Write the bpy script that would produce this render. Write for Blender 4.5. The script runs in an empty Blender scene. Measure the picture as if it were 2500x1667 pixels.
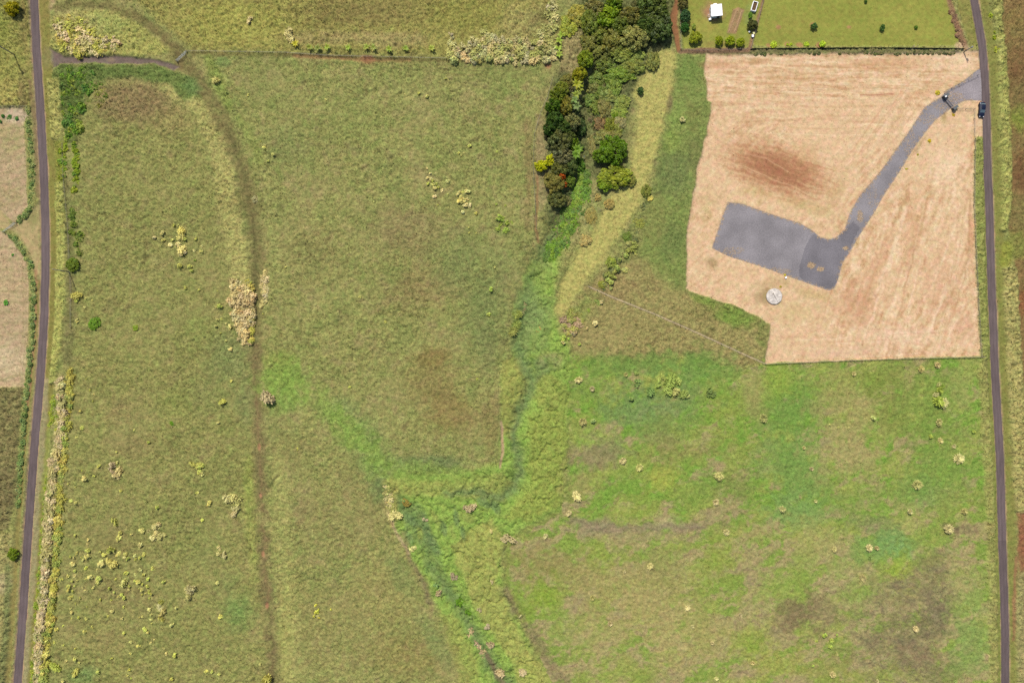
import bpy, math, random
import numpy as np
from mathutils import Vector, Matrix
R_ = random.Random(11)
sc = bpy.context.scene
# ------------------------------------------------------------------ camera, sky, sun, exposure
S = 0.125                      # metres per map unit (survey grid of the place, v runs south)
CX, CY = 1250.0, 833.5
H = 208.33                     # drone height
cam = bpy.data.cameras.new('camera'); cam.lens = 24; cam.sensor_width = 36; cam.clip_end = 20000
cam_o = bpy.data.objects.new('camera', cam); sc.collection.objects.link(cam_o)
cam_o.location = (0, 0, H); cam_o.rotation_euler = (0, 0, 0); sc.camera = cam_o

SUN_EL = math.radians(52); SUN_AZ = math.radians(-21)      # azimuth from +Y (north) towards +X
world = bpy.data.worlds.new('World'); sc.world = world; world.use_nodes = True
wn = world.node_tree; bg = wn.nodes['Background']
sky = wn.nodes.new('ShaderNodeTexSky'); sky.sky_type = 'NISHITA'; sky.sun_disc = False
sky.sun_elevation = SUN_EL; sky.sun_rotation = SUN_AZ; sky.dust_density = 2.5
wn.links.new(sky.outputs[0], bg.inputs[0]); bg.inputs[1].default_value = 0.10
sun = bpy.data.lights.new('sun', 'SUN'); sun.energy = 3.6; sun.angle = math.radians(0.9); sun.color = (1, 0.95, 0.87)
sun_o = bpy.data.objects.new('sun', sun); sc.collection.objects.link(sun_o)
to_sun = Vector((math.sin(SUN_AZ)*math.cos(SUN_EL), math.cos(SUN_AZ)*math.cos(SUN_EL), math.sin(SUN_EL)))
sun_o.rotation_euler = (-to_sun).to_track_quat('-Z', 'Y').to_euler(); sun_o.location = to_sun*300
sc.view_settings.view_transform = 'Standard'; sc.view_settings.look = 'None'
sc.view_settings.gamma = 1; sc.view_settings.exposure = 0.52
try: sc.view_settings.use_curve_mapping = False
except Exception: pass
sc.cycles.max_bounces = 5; sc.cycles.use_denoising = False

# ------------------------------------------------------------------ helpers
KC = 0.62
def lin(c):
    c = np.asarray(c, float)/255
    return np.where(c <= 0.04045, c/12.92, ((c+0.055)/1.055)**2.4)
def C(*rgb, k=1.0): return tuple((lin(rgb)*KC*k).tolist())
def Wp(u, v, z=0.0):           # map point; z lifts it and keeps the sight line of the survey picture
    k = 1-z/H
    return Vector(((u-CX)*S*k, (CY-v)*S*k, z))
COLL = sc.collection
def link(o, parent=None):
    COLL.objects.link(o)
    if parent is not None: o.parent = parent
    return o
def tag(o, label=None, cat=None, group=None, kind=None):
    if label: o['label'] = label
    if cat: o['category'] = cat
    if group: o['group'] = group
    if kind: o['kind'] = kind
    return o
def empty(name, loc, rz=0, label=None, cat=None, group=None):
    o = bpy.data.objects.new(name, None); link(o); o.location = loc; o.rotation_euler = (0, 0, rz); o.empty_display_size = 0.3
    return tag(o, label, cat, group)
class MB:
    def __init__(s): s.v = []; s.f = []
    def add(s, vs, fs):
        n = len(s.v); s.v += [tuple(p) for p in vs]; s.f += [tuple(i+n for i in f) for f in fs]; return s
    def box(s, c, d, rz=0, M=None):
        x, y, z = d[0]/2, d[1]/2, d[2]/2; cr, sr = math.cos(rz), math.sin(rz)
        vs = []
        for a, b, e in ((-x,-y,-z),(x,-y,-z),(x,y,-z),(-x,y,-z),(-x,-y,z),(x,-y,z),(x,y,z),(-x,y,z)):
            p = Vector((c[0]+a*cr-b*sr, c[1]+a*sr+b*cr, c[2]+e)); vs.append(M @ p if M else p)
        return s.add(vs, [(0,3,2,1),(4,5,6,7),(0,1,5,4),(1,2,6,5),(2,3,7,6),(3,0,4,7)])
    def tube(s, path, rad, n=8):
        path = [Vector(p) for p in path]; rings = []; base = len(s.v)
        for i, p in enumerate(path):
            t = (path[min(i+1, len(path)-1)]-path[max(i-1, 0)]).normalized()
            a = t.orthogonal().normalized() if i == 0 else (a-t*a.dot(t)).normalized()
            b = t.cross(a); r = rad[i] if isinstance(rad, (list, tuple)) else rad
            for k in range(n):
                th = 2*math.pi*k/n; s.v.append(tuple(p+a*math.cos(th)*r+b*math.sin(th)*r))
        for i in range(len(path)-1):
            for k in range(n):
                k2 = (k+1) % n; o = base+i*n
                s.f.append((o+k, o+k2, o+n+k2, o+n+k))
        s.f.append(tuple(base+k for k in reversed(range(n)))); s.f.append(tuple(base+(len(path)-1)*n+k for k in range(n)))
        return s
    def lathe(s, prof, n=32, c=(0,0,0)):
        base = len(s.v)
        for r, z in prof:
            for k in range(n):
                th = 2*math.pi*k/n; s.v.append((c[0]+r*math.cos(th), c[1]+r*math.sin(th), c[2]+z))
        for i in range(len(prof)-1):
            for k in range(n):
                k2 = (k+1) % n; o = base+i*n; s.f.append((o+k, o+k2, o+n+k2, o+n+k))
        s.f.append(tuple(base+k for k in reversed(range(n)))); s.f.append(tuple(base+(len(prof)-1)*n+k for k in range(n)))
        return s
    def mesh(s, name, m=None, smooth=False):
        me = bpy.data.meshes.new(name); me.from_pydata(s.v, [], s.f); me.update()
        if m: me.materials.append(m)
        if smooth: me.polygons.foreach_set('use_smooth', [True]*len(me.polygons))
        return me
    def obj(s, name, m, parent=None, smooth=False):
        return link(bpy.data.objects.new(name, s.mesh(name, m, smooth)), parent)

# ------------------------------------------------------------------ numpy noise
_perm = np.random.RandomState(5).permutation(512).astype(np.int64)
def _h(ix, iy, seed):
    return _perm[(_perm[(_perm[(ix+seed*17) & 511]+iy+seed*7) & 511]+seed) & 511]
_ang = np.random.RandomState(9).rand(512)*2*np.pi
_gx, _gy = np.cos(_ang).astype(np.float32), np.sin(_ang).astype(np.float32)
def gnoise(x, y, seed=0):
    xi = np.floor(x).astype(np.int64); yi = np.floor(y).astype(np.int64)
    fx = (x-xi).astype(np.float32); fy = (y-yi).astype(np.float32)
    u = fx*fx*fx*(fx*(fx*6-15)+10); v = fy*fy*fy*(fy*(fy*6-15)+10)
    def g(a, b):
        h = _h(xi+a, yi+b, seed); return _gx[h]*(fx-a)+_gy[h]*(fy-b)
    n0 = g(0, 0); n0 += u*(g(1, 0)-n0); n1 = g(0, 1); n1 += u*(g(1, 1)-n1)
    return (n0+v*(n1-n0))*1.5
def fbm(x, y, wl, seed=0, oct=3, gain=0.5, rot=True):
    t = 0; a = 1.0; n = 0
    for i in range(oct):
        if rot: x, y = 0.79*x-0.613*y+37, 0.613*x+0.79*y-91
        t = t+a*gnoise(x/wl, y/wl, seed+i*3); n += a; a *= gain; wl /= 2.1
    return t/n*1.4
def worley(x, y, wl, seed=0):
    x = x/wl; y = y/wl; xi = np.floor(x).astype(np.int64); yi = np.floor(y).astype(np.int64)
    f1 = np.full(x.shape, 9, np.float32); f2 = f1.copy(); idn = np.zeros(x.shape, np.float32)
    rx = np.random.RandomState(seed+1).rand(512).astype(np.float32); ry = np.random.RandomState(seed+2).rand(512).astype(np.float32)
    for a in (-1, 0, 1):
        for b in (-1, 0, 1):
            h = _h(xi+a, yi+b, seed); d = np.hypot(xi+a+rx[h]-x, yi+b+ry[h]-y).astype(np.float32)
            m = d < f1; f2 = np.where(m, f1, np.minimum(f2, d)); idn = np.where(m, rx[(h*7+3) & 511], idn); f1 = np.where(m, d, f1)
    return f1, f2, idn
def rotc(x, y, deg):
    r = math.radians(deg); return x*math.cos(r)+y*math.sin(r), -x*math.sin(r)+y*math.cos(r)
def sst(a, b, x):
    t = np.clip((x-a)/(b-a), 0, 1); return t*t*(3-2*t)

# ------------------------------------------------------------------ the ground, painted region by region (surface colours, with shade painted in under the boundary canes)
STEP = 2.5
core_u = np.arange(-70, 2570.1, STEP); core_v = np.arange(-70, 1737.1, STEP)
ext = np.array([8, 20, 40, 75, 130, 220, 400, 700, 1300, 2500, 5000, 10000, 20000], float)
us = np.concatenate([core_u[0]-ext[::-1], core_u, core_u[-1]+ext]); vs = np.concatenate([core_v[0]-ext[::-1], core_v, core_v[-1]+ext])
U, V = np.meshgrid(us, vs); U = U.astype(np.float32); V = V.astype(np.float32)
NV, NU = U.shape
WA = fbm(U, V, 36, 1, 3); WB = fbm(U, V, 36, 21, 3)
N_big = fbm(U, V, 260, 31, 3); N_mid = fbm(U, V, 70, 41, 4, .6); N_sml = fbm(U, V, 20, 51, 2); N_big2 = fbm(U, V, 170, 71, 3)
VAL = np.zeros((NV, NU), np.float32); COL = np.zeros((NV, NU, 3), np.float32); RGH = np.full((NV, NU), 0.34, np.float32); TAL = np.zeros((NV, NU), np.float32)
def c3(r, g, b):
    if g > r: r = r+0.45*(g-r); b = b+3
    return (lin((r, g, b))*KC).astype(np.float32)
def mixin(t, col):
    global COL
    COL += (col-COL)*t[..., None]
COL[:] = c3(146, 146, 83)
mixin(sst(-0.1, 0.9, N_big)*0.7, c3(130, 136, 72)); mixin(sst(0.0, 0.9, -N_big2)*0.6, c3(150, 141, 88))
mixin(sst(0.05, 0.6, N_mid)*0.6, c3(122, 138, 72)); mixin(sst(0.1, 0.7, -N_mid)*0.55, c3(154, 142, 92))
mixin(sst(0.15, .7, fbm(U, V, 34, 131, 3))*0.45, c3(158, 143, 96)); mixin(sst(0.15, .7, fbm(U, V, 48, 141, 3))*0.5, c3(120, 140, 70))
def seg_dist(x, y, pts, wid=None):
    best = None; bw = None
    for i in range(len(pts)-1):
        ax, ay = pts[i][:2]; bx, by = pts[i+1][:2]; dx, dy = bx-ax, by-ay; L = dx*dx+dy*dy+1e-9
        t = np.clip(((x-ax)*dx+(y-ay)*dy)/L, 0, 1); d = np.hypot(x-ax-t*dx, y-ay-t*dy)
        if wid is not None:
            d = d-(wid[i]+(wid[i+1]-wid[i])*t)/2
        best = d if best is None else np.minimum(best, d)
    return best
def inside(x, y, pts):
    r = np.zeros(x.shape, bool); n = len(pts)
    for i in range(n):
        x0, y0 = pts[i][:2]; x1, y1 = pts[(i+1) % n][:2]
        if y0 == y1: continue
        c = ((y0 > y) != (y1 > y)) & (x < (x1-x0)*(y-y0)/(y1-y0)+x0); r ^= c
    return r
def sub(pts, m):
    a = [p[0] for p in pts]; b = [p[1] for p in pts]
    i0, i1 = np.searchsorted(vs, [min(b)-m, max(b)+m]); j0, j1 = np.searchsorted(us, [min(a)-m, max(a)+m])
    return slice(i0, i1), slice(j0, j1)
def apply(sl, t, color, rough, tall, jit):
    sub_c = COL[sl]
    cc = np.asarray(color, np.float32)
    if jit: cc = cc*(1+jit*(0.6*N_sml[sl]+0.6*N_mid[sl]))[..., None]
    COL[sl] = sub_c+(cc-sub_c)*t[..., None]
    if rough is not None: RGH[sl] += (rough-RGH[sl])*t
    if tall is not None: TAL[sl] += (tall-TAL[sl])*t
def poly(pts, color, feather=4, warp=4, a=1.0, rough=None, tall=None, mott=0, jit=0.12):
    sl = sub(pts, feather+warp+4); x = U[sl]+warp*WA[sl]; y = V[sl]+warp*WB[sl]
    d = seg_dist(x, y, list(pts)+[pts[0]]); sd = np.where(inside(x, y, pts), d, -d)
    t = sst(-feather, feather, sd)*a
    if mott: t = t*np.clip(1-mott+mott*2*(0.5+N_mid[sl]*0.9+N_sml[sl]*0.6), 0, 1)
    apply(sl, t.astype(np.float32), color, rough, tall, jit)
def stroke(pts, w, color, feather=3, warp=2, a=1.0, rough=None, tall=None, mott=0, jit=0.12):
    wid = list(w) if isinstance(w, (list, tuple)) else [w]*len(pts)
    sl = sub(pts, max(wid)/2+feather+warp+4); x = U[sl]+warp*WA[sl]; y = V[sl]+warp*WB[sl]
    t = sst(-feather, feather, -seg_dist(x, y, pts, wid))*a
    if mott: t = t*np.clip(1-mott+mott*2*(0.5+N_mid[sl]*0.9+N_sml[sl]*0.6), 0, 1)
    apply(sl, t.astype(np.float32), color, rough, tall, jit)
def blob(u, v, ru, rv, color, a=0.8, rot=0, warp=0.35, rough=None, tall=None, mott=0.0, jit=0.12, hard=0.45):
    m = max(ru, rv)*(1.3+1.5*warp); sl = sub([(u, v)], m); x = U[sl]-u; y = V[sl]-v; cr, sr = math.cos(math.radians(rot)), math.sin(math.radians(rot))
    d = np.hypot((x*cr+y*sr)/ru, (-x*sr+y*cr)/rv)+warp*(N_mid[sl]+0.7*N_sml[sl])
    t = (1-sst(hard, 1.25, d))*a
    if mott: t = t*np.clip(1-mott+mott*2*(0.5+N_mid[sl]*0.9+N_sml[sl]*0.6), 0, 1)
    apply(sl, t.astype(np.float32), color, rough, tall, jit)

ROAD_L = [(78,-90),(83.5,0),(90,134),(98.7,268),(107,420),(110,514),(111.8,594),(110.8,675),(107,800),(97.5,937),(85.5,1074),(74,1230),(64.7,1362),(55.5,1505),(43,1667),(36,1760)]
ROAD_R = [(2362,-90),(2378,0),(2396.7,107),(2404,187),(2406.5,254),(2409,321),(2411,420),(2414.7,500),(2420.5,700),(2425,800),(2428.5,900),(2441,1119),(2446,1300),(2453,1516),(2454,1667),(2455,1760)]
GREEN = c3(112,140,66); DGREEN = c3(88,122,66); BLUEG = c3(84,124,84); LIME = c3(146,156,74); YEL = c3(172,164,96)
TAN = c3(166,146,102); BRN = c3(122,106,76); SOIL = c3(150,104,74); OLV = c3(132,126,70); DOLV = c3(106,99,60); STRAW = c3(217,184,143)

# --- upper field
poly([(430,-90),(1330,-90),(1340,0),(1370,80),(1365,140),(1080,138),(700,128),(470,124),(380,40),(300,-20)], c3(152,145,76), 10, 8, .85, rough=.42)
blob(580,60,150,60,c3(160,158,76),.6); blob(880,30,170,45,c3(132,120,70),.75,mott=.5); blob(1150,40,110,50,c3(140,138,66),.6); blob(1270,70,60,70,c3(170,160,100),.5)
blob(800,95,120,20,c3(165,148,98),.6,mott=.4); blob(960,100,90,24,c3(165,150,98),.6)
poly([(1096,140),(1150,110),(1250,102),(1350,116),(1350,150),(1180,152)], c3(112,92,70), 5, 5, .7, mott=.3)  # dark patch painted in as shade and gaps beneath the boundary cane thicket
stroke([(470,133),(760,137),(900,143),(1100,150),(1350,150)], 10, c3(112,98,58), 4, 3, .55)
stroke([(720,139),(890,148),(1000,150)], 9, c3(150,104,72), 4, 3, .55, rough=.1); blob(900,148,22,12,c3(156,100,74),.8); blob(1338,160,9,12,c3(160,112,82),.9,rough=.1)
for dv in (0, 6, 12, 19): stroke([(880,146+dv),(1020,149+dv*1.3),(1120,156+dv*1.5),(1290,155+dv*1.7)], 2.2, c3(120,102,66), 1.5, 1.5, .45)
# --- left pasture and middle pasture
poly([(170,200),(440,200),(560,500),(620,900),(640,1100),(660,1740),(90,1740),(150,1200),(180,900),(190,500)], c3(138,134,74), 20, 12, .35)
blob(330,250,110,58,c3(140,120,82),.85,mott=.3,rough=.45); blob(420,300,50,40,c3(150,134,84),.5)
for (u,v,a,b,cl,al) in [(640,200,60,90,GREEN,.25),(860,300,90,70,GREEN,.35),(700,360,70,60,DGREEN,.3),(950,180,80,40,GREEN,.3),(1230,180,70,50,GREEN,.4),(1080,370,80,60,GREEN,.3),
    (1000,560,120,80,c3(140,122,84),.5),(1040,700,110,60,c3(146,124,82),.55),(760,620,90,90,c3(140,130,80),.4),(1050,930,75,75,c3(134,118,68),.55),(1060,870,50,30,c3(128,108,60),.6),(1100,1010,80,60,c3(138,112,66),.5),(1200,1050,26,90,c3(134,114,70),.45),
    (1130,640,90,90,c3(116,134,72),.75),(1180,780,70,110,c3(112,134,72),.75),(1120,650,60,80,c3(122,132,74),.5),(1190,720,50,60,c3(112,132,72),.6),(1190,850,40,90,c3(118,130,74),.6),(1230,640,50,50,c3(116,136,74),.5),
    (480,800,70,50,GREEN,.35),(560,870,60,80,c3(108,134,76),.6),(520,960,80,70,c3(118,132,70),.5),(430,980,50,40,c3(118,142,64),.4),(460,860,80,12,c3(122,128,66),.5),(600,980,30,80,c3(112,136,78),.5),
    (700,920,62,50,c3(98,150,62),.85),(690,975,60,45,c3(104,150,66),.8),(680,880,50,30,c3(130,150,66),.6),(830,1000,60,40,c3(108,138,78),.6),(880,1060,60,60,c3(104,142,74),.7),(910,1120,50,60,c3(94,134,72),.7),(930,1170,40,40,c3(84,120,72),.6),
    (1060,1130,90,28,c3(92,124,74),.75),(960,1130,60,25,c3(96,128,74),.6),(580,1490,45,55,c3(92,142,70),.75),(560,1420,40,30,c3(110,136,70),.5),(610,1200,18,110,c3(140,156,72),.75),(620,1340,18,80,c3(150,160,78),.6),(700,1560,20,130,c3(164,164,86),.6),(720,1450,30,80,c3(150,150,82),.4),
    (200,1650,50,30,c3(98,136,70),.7),(220,1640,30,20,c3(88,138,74),.5),(130,1640,20,40,c3(118,138,70),.5),(420,1270,90,50,c3(118,132,66),.35),(500,1340,70,60,c3(116,136,68),.4),
    (850,1250,150,120,c3(146,138,84),.5),(800,1520,140,120,c3(146,138,82),.5),(950,1450,100,120,c3(150,142,82),.5),(1000,1600,110,60,c3(142,128,72),.5),(735,1240,18,50,c3(136,118,82),.45),(700,1100,40,60,c3(140,134,78),.5),
    (300,1450,90,60,c3(146,128,84),.4),(260,1560,80,40,c3(146,130,82),.4),(330,1090,80,40,c3(140,124,80),.45),(290,1000,60,40,c3(144,128,82),.4),(300,1330,90,50,c3(128,118,68),.4)]:
    blob(u,v,a,b,cl,al,mott=.2,hard=.25)
# lane between the two pastures with its banks
LANE = [(430,120),(470,175),(530,270),(575,370),(605,450),(622,540),(632,640),(628,740),(628,850),(626,950)]
stroke([(400,215),(480,250),(525,330),(550,420),(562,520),(582,620),(598,690)], [20,38,42,44,46,50,40], c3(172,166,98), 9, 8, .85, rough=.5)
stroke([(640,360),(665,480),(668,600),(672,740)], [14,30,32,26], c3(150,152,84), 9, 6, .65, rough=.45)
stroke([(512,145),(535,200),(560,262)], [22,30,24], c3(124,148,70), 6, 5, .85, rough=.45); stroke([(580,280),(610,330),(640,400)], [14,22,18], c3(130,146,72), 6, 5, .65)
blob(545,155,20,14,c3(92,134,68),.7)
stroke(LANE, [26,32,36,38,36,32,30,26,24,16], c3(120,110,68), 9, 8, .8, rough=.22, mott=.35)
stroke([(560,330),(598,430),(615,520),(625,640),(622,760),(620,860)], 9, c3(92,90,54), 5, 4, .5, mott=.4)
stroke([(626,850),(628,960),(634,1070),(640,1180),(643,1290),(652,1440),(662,1560),(672,1740)], [22,28,34,32,30,28,24,20], c3(124,112,72), 11, 13, .9, rough=.28, mott=.6)
stroke([(682,1100),(688,1200),(690,1320),(702,1450),(712,1560),(718,1740)], [30,36,40,40,44,44], c3(166,164,94), 14, 10, .5, mott=.25)
stroke([(620,900),(630,1020),(640,1200),(648,1340),(655,1480)], 5, c3(150,118,84), 3, 7, .3, mott=.8, rough=.1)
stroke([(655,1470),(664,1560),(672,1740)], 6, c3(100,90,56), 4, 4, .5, mott=.4)
for (u,v) in [(634,1090),(637,1208),(643,1350),(653,1475)]: blob(u,v,4,9,c3(180,130,98),.75,rough=.03)
blob(600,500,30,40,c3(122,112,68),.5)
# --- north-west drive, mound, path
poly([(105,70),(140,42),(200,28),(290,28),(350,70),(425,125),(380,138),(250,138),(150,132),(108,112)], c3(166,164,88), 5, 5, .95, rough=.55)
blob(190,75,62,42,c3(186,170,112),.7,mott=.3,rough=.7); blob(270,60,60,30,c3(152,164,88),.6)
stroke([(118,25),(190,10),(270,18),(340,45),(395,85),(425,125),(440,165)], [12,20,24,24,22,20,24], c3(116,104,64), 8, 7, .75, rough=.25, mott=.3)
poly([(95,-80),(150,-80),(135,10),(110,60),(100,110)], c3(172,150,108), 6, 4, .8, rough=.1)
poly([(106,112),(118,118),(160,140),(300,138),(395,148),(440,162),(425,172),(380,157),(200,156),(150,158),(115,176),(108,172)], c3(120,103,96), 2.5, 3, .95, rough=.04)
blob(116,140,14,32,c3(158,148,150),.9,warp=.2,rough=.03); blob(270,147,12,6,c3(150,130,104),.7)
poly([(113,182),(160,160),(385,160),(470,188),(492,240),(450,248),(415,208),(300,188),(225,205),(205,260),(150,262),(120,210)], c3(90,122,58), 7, 7, .92, rough=.5)
blob(470,215,26,26,c3(82,128,68),.6); poly([(146,190),(200,190),(205,260),(190,350),(165,350),(150,260)], c3(80,108,48), 6, 5, .8, rough=.6)
# --- left road verges and what lies west of it
stroke([(ROAD_L[i][0]+22, ROAD_L[i][1]) for i in range(len(ROAD_L))], 30, c3(134,128,66), 6, 4, .9, rough=.1)
poly([(118,195),(150,195),(158,330),(150,345),(128,340)], c3(176,172,96), 4, 3, .9, rough=.65, tall=.3)
poly([(136,345),(160,345),(162,455),(140,450)], c3(132,136,54), 4, 3, .9, rough=.5)
stroke([(148,455),(154,560),(152,640),(148,760),(140,860),(128,930)], [22,26,24,24,20,14], c3(172,172,92), 4, 3, .95, rough=.55, tall=.25)
stroke([(164,440),(172,560),(176,660),(176,780),(166,880)], [14,16,18,26,26], c3(112,108,66), 5, 4, .6)
stroke([(112,930),(105,1050),(92,1200),(84,1360),(70,1530),(56,1740)], [18,20,20,16,16,16], c3(156,146,104), 5, 4, .85, rough=.2)
stroke([(122,1050),(112,1150),(104,1220)], 14, c3(136,146,72), 4, 3, .7)
stroke([(108,1380),(98,1480),(86,1600),(78,1740)], 8, c3(118,146,66), 3, 3, .7)
poly([(-700,-90),(70,-90),(74,60),(84,200),(86,262),(-700,262)], c3(150,148,76), 5, 4, .9, rough=.6)
blob(20,230,50,34,c3(182,170,96),.7,mott=.3); blob(60,230,12,60,c3(132,112,80),.5); blob(60,60,14,60,c3(146,132,78),.6); blob(8,70,22,50,c3(140,150,66),.6)
FT = c3(182,158,121)
poly([(-700,264),(58,264),(66,400),(68,505),(38,545),(-20,500),(-700,480)], FT, 3, 2.5, .95, rough=.18)
blob(20,340,50,50,c3(160,150,96),.6,mott=.5); blob(10,480,60,30,c3(152,140,88),.5,mott=.6); blob(40,285,30,20,c3(204,184,156),.6)
poly([(-700,560),(-10,560),(22,575),(68,640),(73,700),(70,800),(60,945),(-700,950)], FT, 3, 2.5, .95, rough=.18)
blob(20,880,60,50,c3(206,186,146),.6,mott=.4); blob(30,690,50,70,c3(184,162,118),.5,mott=.5)
for k in range(9): stroke([(-60,300+k*26),(0,296+k*26),(60,286+k*24)], 3.5, c3(136,136,84), 3, 4, .6, mott=.6)
for k in range(13): stroke([(-60,600+k*27),(0,604+k*27),(66,612+k*25)], 3.5, c3(138,132,84), 3, 4, .6, mott=.6)
for k, o_ in enumerate((0, 7, 14)): stroke([(71-o_,640),(73-o_,800),(62-o_,940)], 2, c3(160,140,96), 1.5, .6, .6)
poly([(-700,952),(58,945),(46,1120),(38,1225),(20,1290),(-700,1330)], c3(132,124,78), 4, 4, .92, rough=.6)
blob(10,1190,40,60,c3(112,102,68),.5,mott=.4)
poly([(-700,1320),(35,1300),(28,1480),(10,1740),(-700,1740)], c3(164,156,96), 8, 6, .9, rough=.6); blob(12,1420,18,28,c3(186,170,124),.7)
stroke([(22,1380),(22,1480),(12,1600),(2,1740)], 14, c3(112,126,72), 4, 3, .8, rough=.5)
poly([(-700,505),(0,512),(26,545),(96,500),(99,700),(88,660),(66,600),(34,560),(-700,548)], c3(178,158,112), 5, 4, .9, rough=.06); blob(82,535,18,26,c3(140,138,84),.7)
stroke([(50,-90),(62,60),(76,200)], 12, c3(140,130,74), 4, 3, .6, rough=.15)
stroke([(76,200),(86,300),(92,420),(94,480)], 9, c3(136,112,82), 3, 3, .7, rough=.12)
stroke([(94,690),(90,800),(78,920),(64,1060),(52,1200),(44,1330),(34,1480),(20,1680)], 12, c3(140,128,72), 4, 3, .8, rough=.1)
stroke([(90,660),(88,780),(78,900),(68,1000)], 5, c3(170,124,92), 3, 3, .7)
# --- gully: right bank, creeper masses, creek
stroke([(1330,60),(1400,120),(1370,260),(1330,420)], 90, c3(134,128,78), 14, 10, .5)
poly([(1395,-90),(1640,-90),(1645,100),(1560,200),(1530,300),(1520,440),(1440,440),(1400,560),(1340,600),(1330,420),(1350,200),(1400,100)], c3(98,108,62), 12, 8, .8, rough=.5)
poly([(1375,60),(1415,70),(1430,140),(1400,190),(1365,170)], c3(164,148,98), 7, 6, .7)
poly([(1310,280),(1335,300),(1335,400),(1345,470),(1320,520),(1305,500),(1306,380)], c3(156,136,98), 7, 6, .55, rough=.25, mott=.5)
stroke([(1312,430),(1312,500),(1308,560),(1314,590)], 6, c3(150,110,76), 3, 3, .7, rough=.08); stroke([(1288,300),(1292,420),(1290,520),(1286,560)], 16, c3(140,120,78), 5, 4, .5)
poly([(1600,112),(1652,130),(1650,200),(1612,330),(1580,440),(1566,490),(1480,620),(1420,700),(1372,772),(1350,762),(1372,690),(1420,600),(1462,540),(1490,480),(1532,440),(1545,380),(1560,270),(1540,230)], c3(176,168,94), 8, 8, .92, rough=.24)
poly([(1660,136),(1724,140),(1717,200),(1735,252),(1722,340),(1700,420),(1684,510),(1676,700),(1700,720),(1640,720),(1560,640),(1570,540),(1592,470),(1612,350),(1640,250)], c3(114,138,68), 9, 8, .92, rough=.27)
blob(1680,170,34,40,c3(96,136,62),.7); blob(1655,290,30,40,c3(116,148,70),.7); blob(1640,340,24,40,c3(118,150,66),.6); blob(1650,430,50,60,c3(96,116,66),.6); blob(1640,590,34,60,c3(92,120,62),.6); blob(1700,380,20,60,c3(112,112,66),.5); blob(1690,290,22,40,c3(120,126,64),.6); blob(1634,255,9,24,c3(112,98,70),.7)
blob(1600,540,34,60,c3(138,132,76),.35)
poly([(1365,770),(1440,700),(1480,660),(1560,625),(1640,700),(1700,720),(1880,795),(1866,888),(1800,905),(1700,870),(1560,880),(1400,870),(1380,830)], c3(152,140,86), 16, 10, .8)
blob(1500,700,60,40,c3(150,130,84),.5); blob(1740,760,70,34,c3(132,126,72),.5); blob(1790,770,62,30,c3(92,142,54),.8,rot=22); blob(1720,735,40,14,c3(90,138,52),.7,rot=20); blob(1860,815,14,40,c3(120,130,66),.6)
blob(1415,760,60,26,c3(124,144,70),.7,rot=-40)
stroke([(1437,700),(1500,728),(1600,768),(1700,812),(1800,858),(1867,888)], 4.5, c3(184,166,124), 1.5, .6, .9, rough=.15)
# lush valley floor
poly([(1330,600),(1380,600),(1350,690),(1350,770),(1390,850),(1400,900),(1390,1000),(1380,1100),(1370,1240),(1280,1290),(1220,1330),(1230,1440),(1290,1560),(1340,1740),(1180,1740),(1110,1560),(1050,1440),(1000,1350),(955,1260),(940,1190),(960,1150),(1100,1160),(1220,1130),(1228,1040),(1225,930),(1255,860),(1255,760),(1290,650)], c3(114,162,68), 10, 8, .97, rough=.27)
poly([(1226,880),(1272,870),(1298,930),(1285,975),(1262,1030),(1250,1080),(1228,1060),(1222,960)], c3(152,156,76), 6, 5, .9)
poly([(960,1165),(1100,1170),(1225,1150),(1258,1185),(1225,1225),(1110,1210),(960,1210)], c3(142,154,74), 6, 6, .85)
poly([(1290,1010),(1380,1000),(1392,1120),(1370,1230),(1290,1270),(1235,1260),(1290,1180)], c3(132,152,66), 10, 8, .85)
poly([(1310,900),(1390,940),(1390,990),(1330,1010),(1300,970)], c3(142,152,70), 8, 6, .7)
poly([(1100,1330),(1200,1260),(1225,1300),(1215,1420),(1260,1520),(1310,1620),(1240,1600),(1160,1480)], c3(154,158,78), 8, 8, .85)
poly([(1240,1580),(1330,1600),(1370,1740),(1280,1740)], c3(156,160,78), 8, 8, .8); poly([(1075,1490),(1110,1500),(1170,1620),(1170,1740),(1130,1700)], c3(146,154,74), 8, 6, .7)
vp = [(1330,640),(1380,640),(1350,760),(1395,850),(1395,1000),(1380,1240),(1280,1290),(1230,1330),(1240,1440),(1300,1560),(1345,1740),(1180,1740),(1110,1560),(1050,1440),(1000,1350),(955,1260),(945,1180),(1100,1160),(1220,1130),(1235,1040),(1235,930),(1262,860),(1262,760),(1295,650)]; vsl = sub(vp, 30); vd = seg_dist(U[vsl], V[vsl], vp+[vp[0]]); VAL[vsl] = sst(-14, 14, np.where(inside(U[vsl], V[vsl], vp), vd, -vd))
CREEK1 = [(1345,585),(1322,640),(1292,720),(1282,790),(1268,840),(1276,880),(1298,930),(1288,970),(1268,1005),(1252,1060),(1262,1110),(1270,1150),(1255,1195),(1215,1215),(1160,1200),(1090,1200)]
CREEK2 = [(960,1215),(1010,1260),(1045,1330),(1062,1390),(1095,1440),(1125,1490),(1160,1545),(1195,1620),(1250,1680),(1270,1750)]
stroke(CREEK1, [34,38,44,50,40,30,26,28,26,22,22,26,24,20,18,14], c3(106,138,78), 10, 8, .75); stroke(CREEK2, [24,46,44,36,30,26,30,34,40,40], c3(100,136,76), 12, 12, .75, mott=.2)
stroke(CREEK1, 9, c3(84,122,70), 7, 10, .65, mott=.3); stroke(CREEK2, 10, c3(84,122,68), 8, 12, .6, mott=.3)
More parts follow.
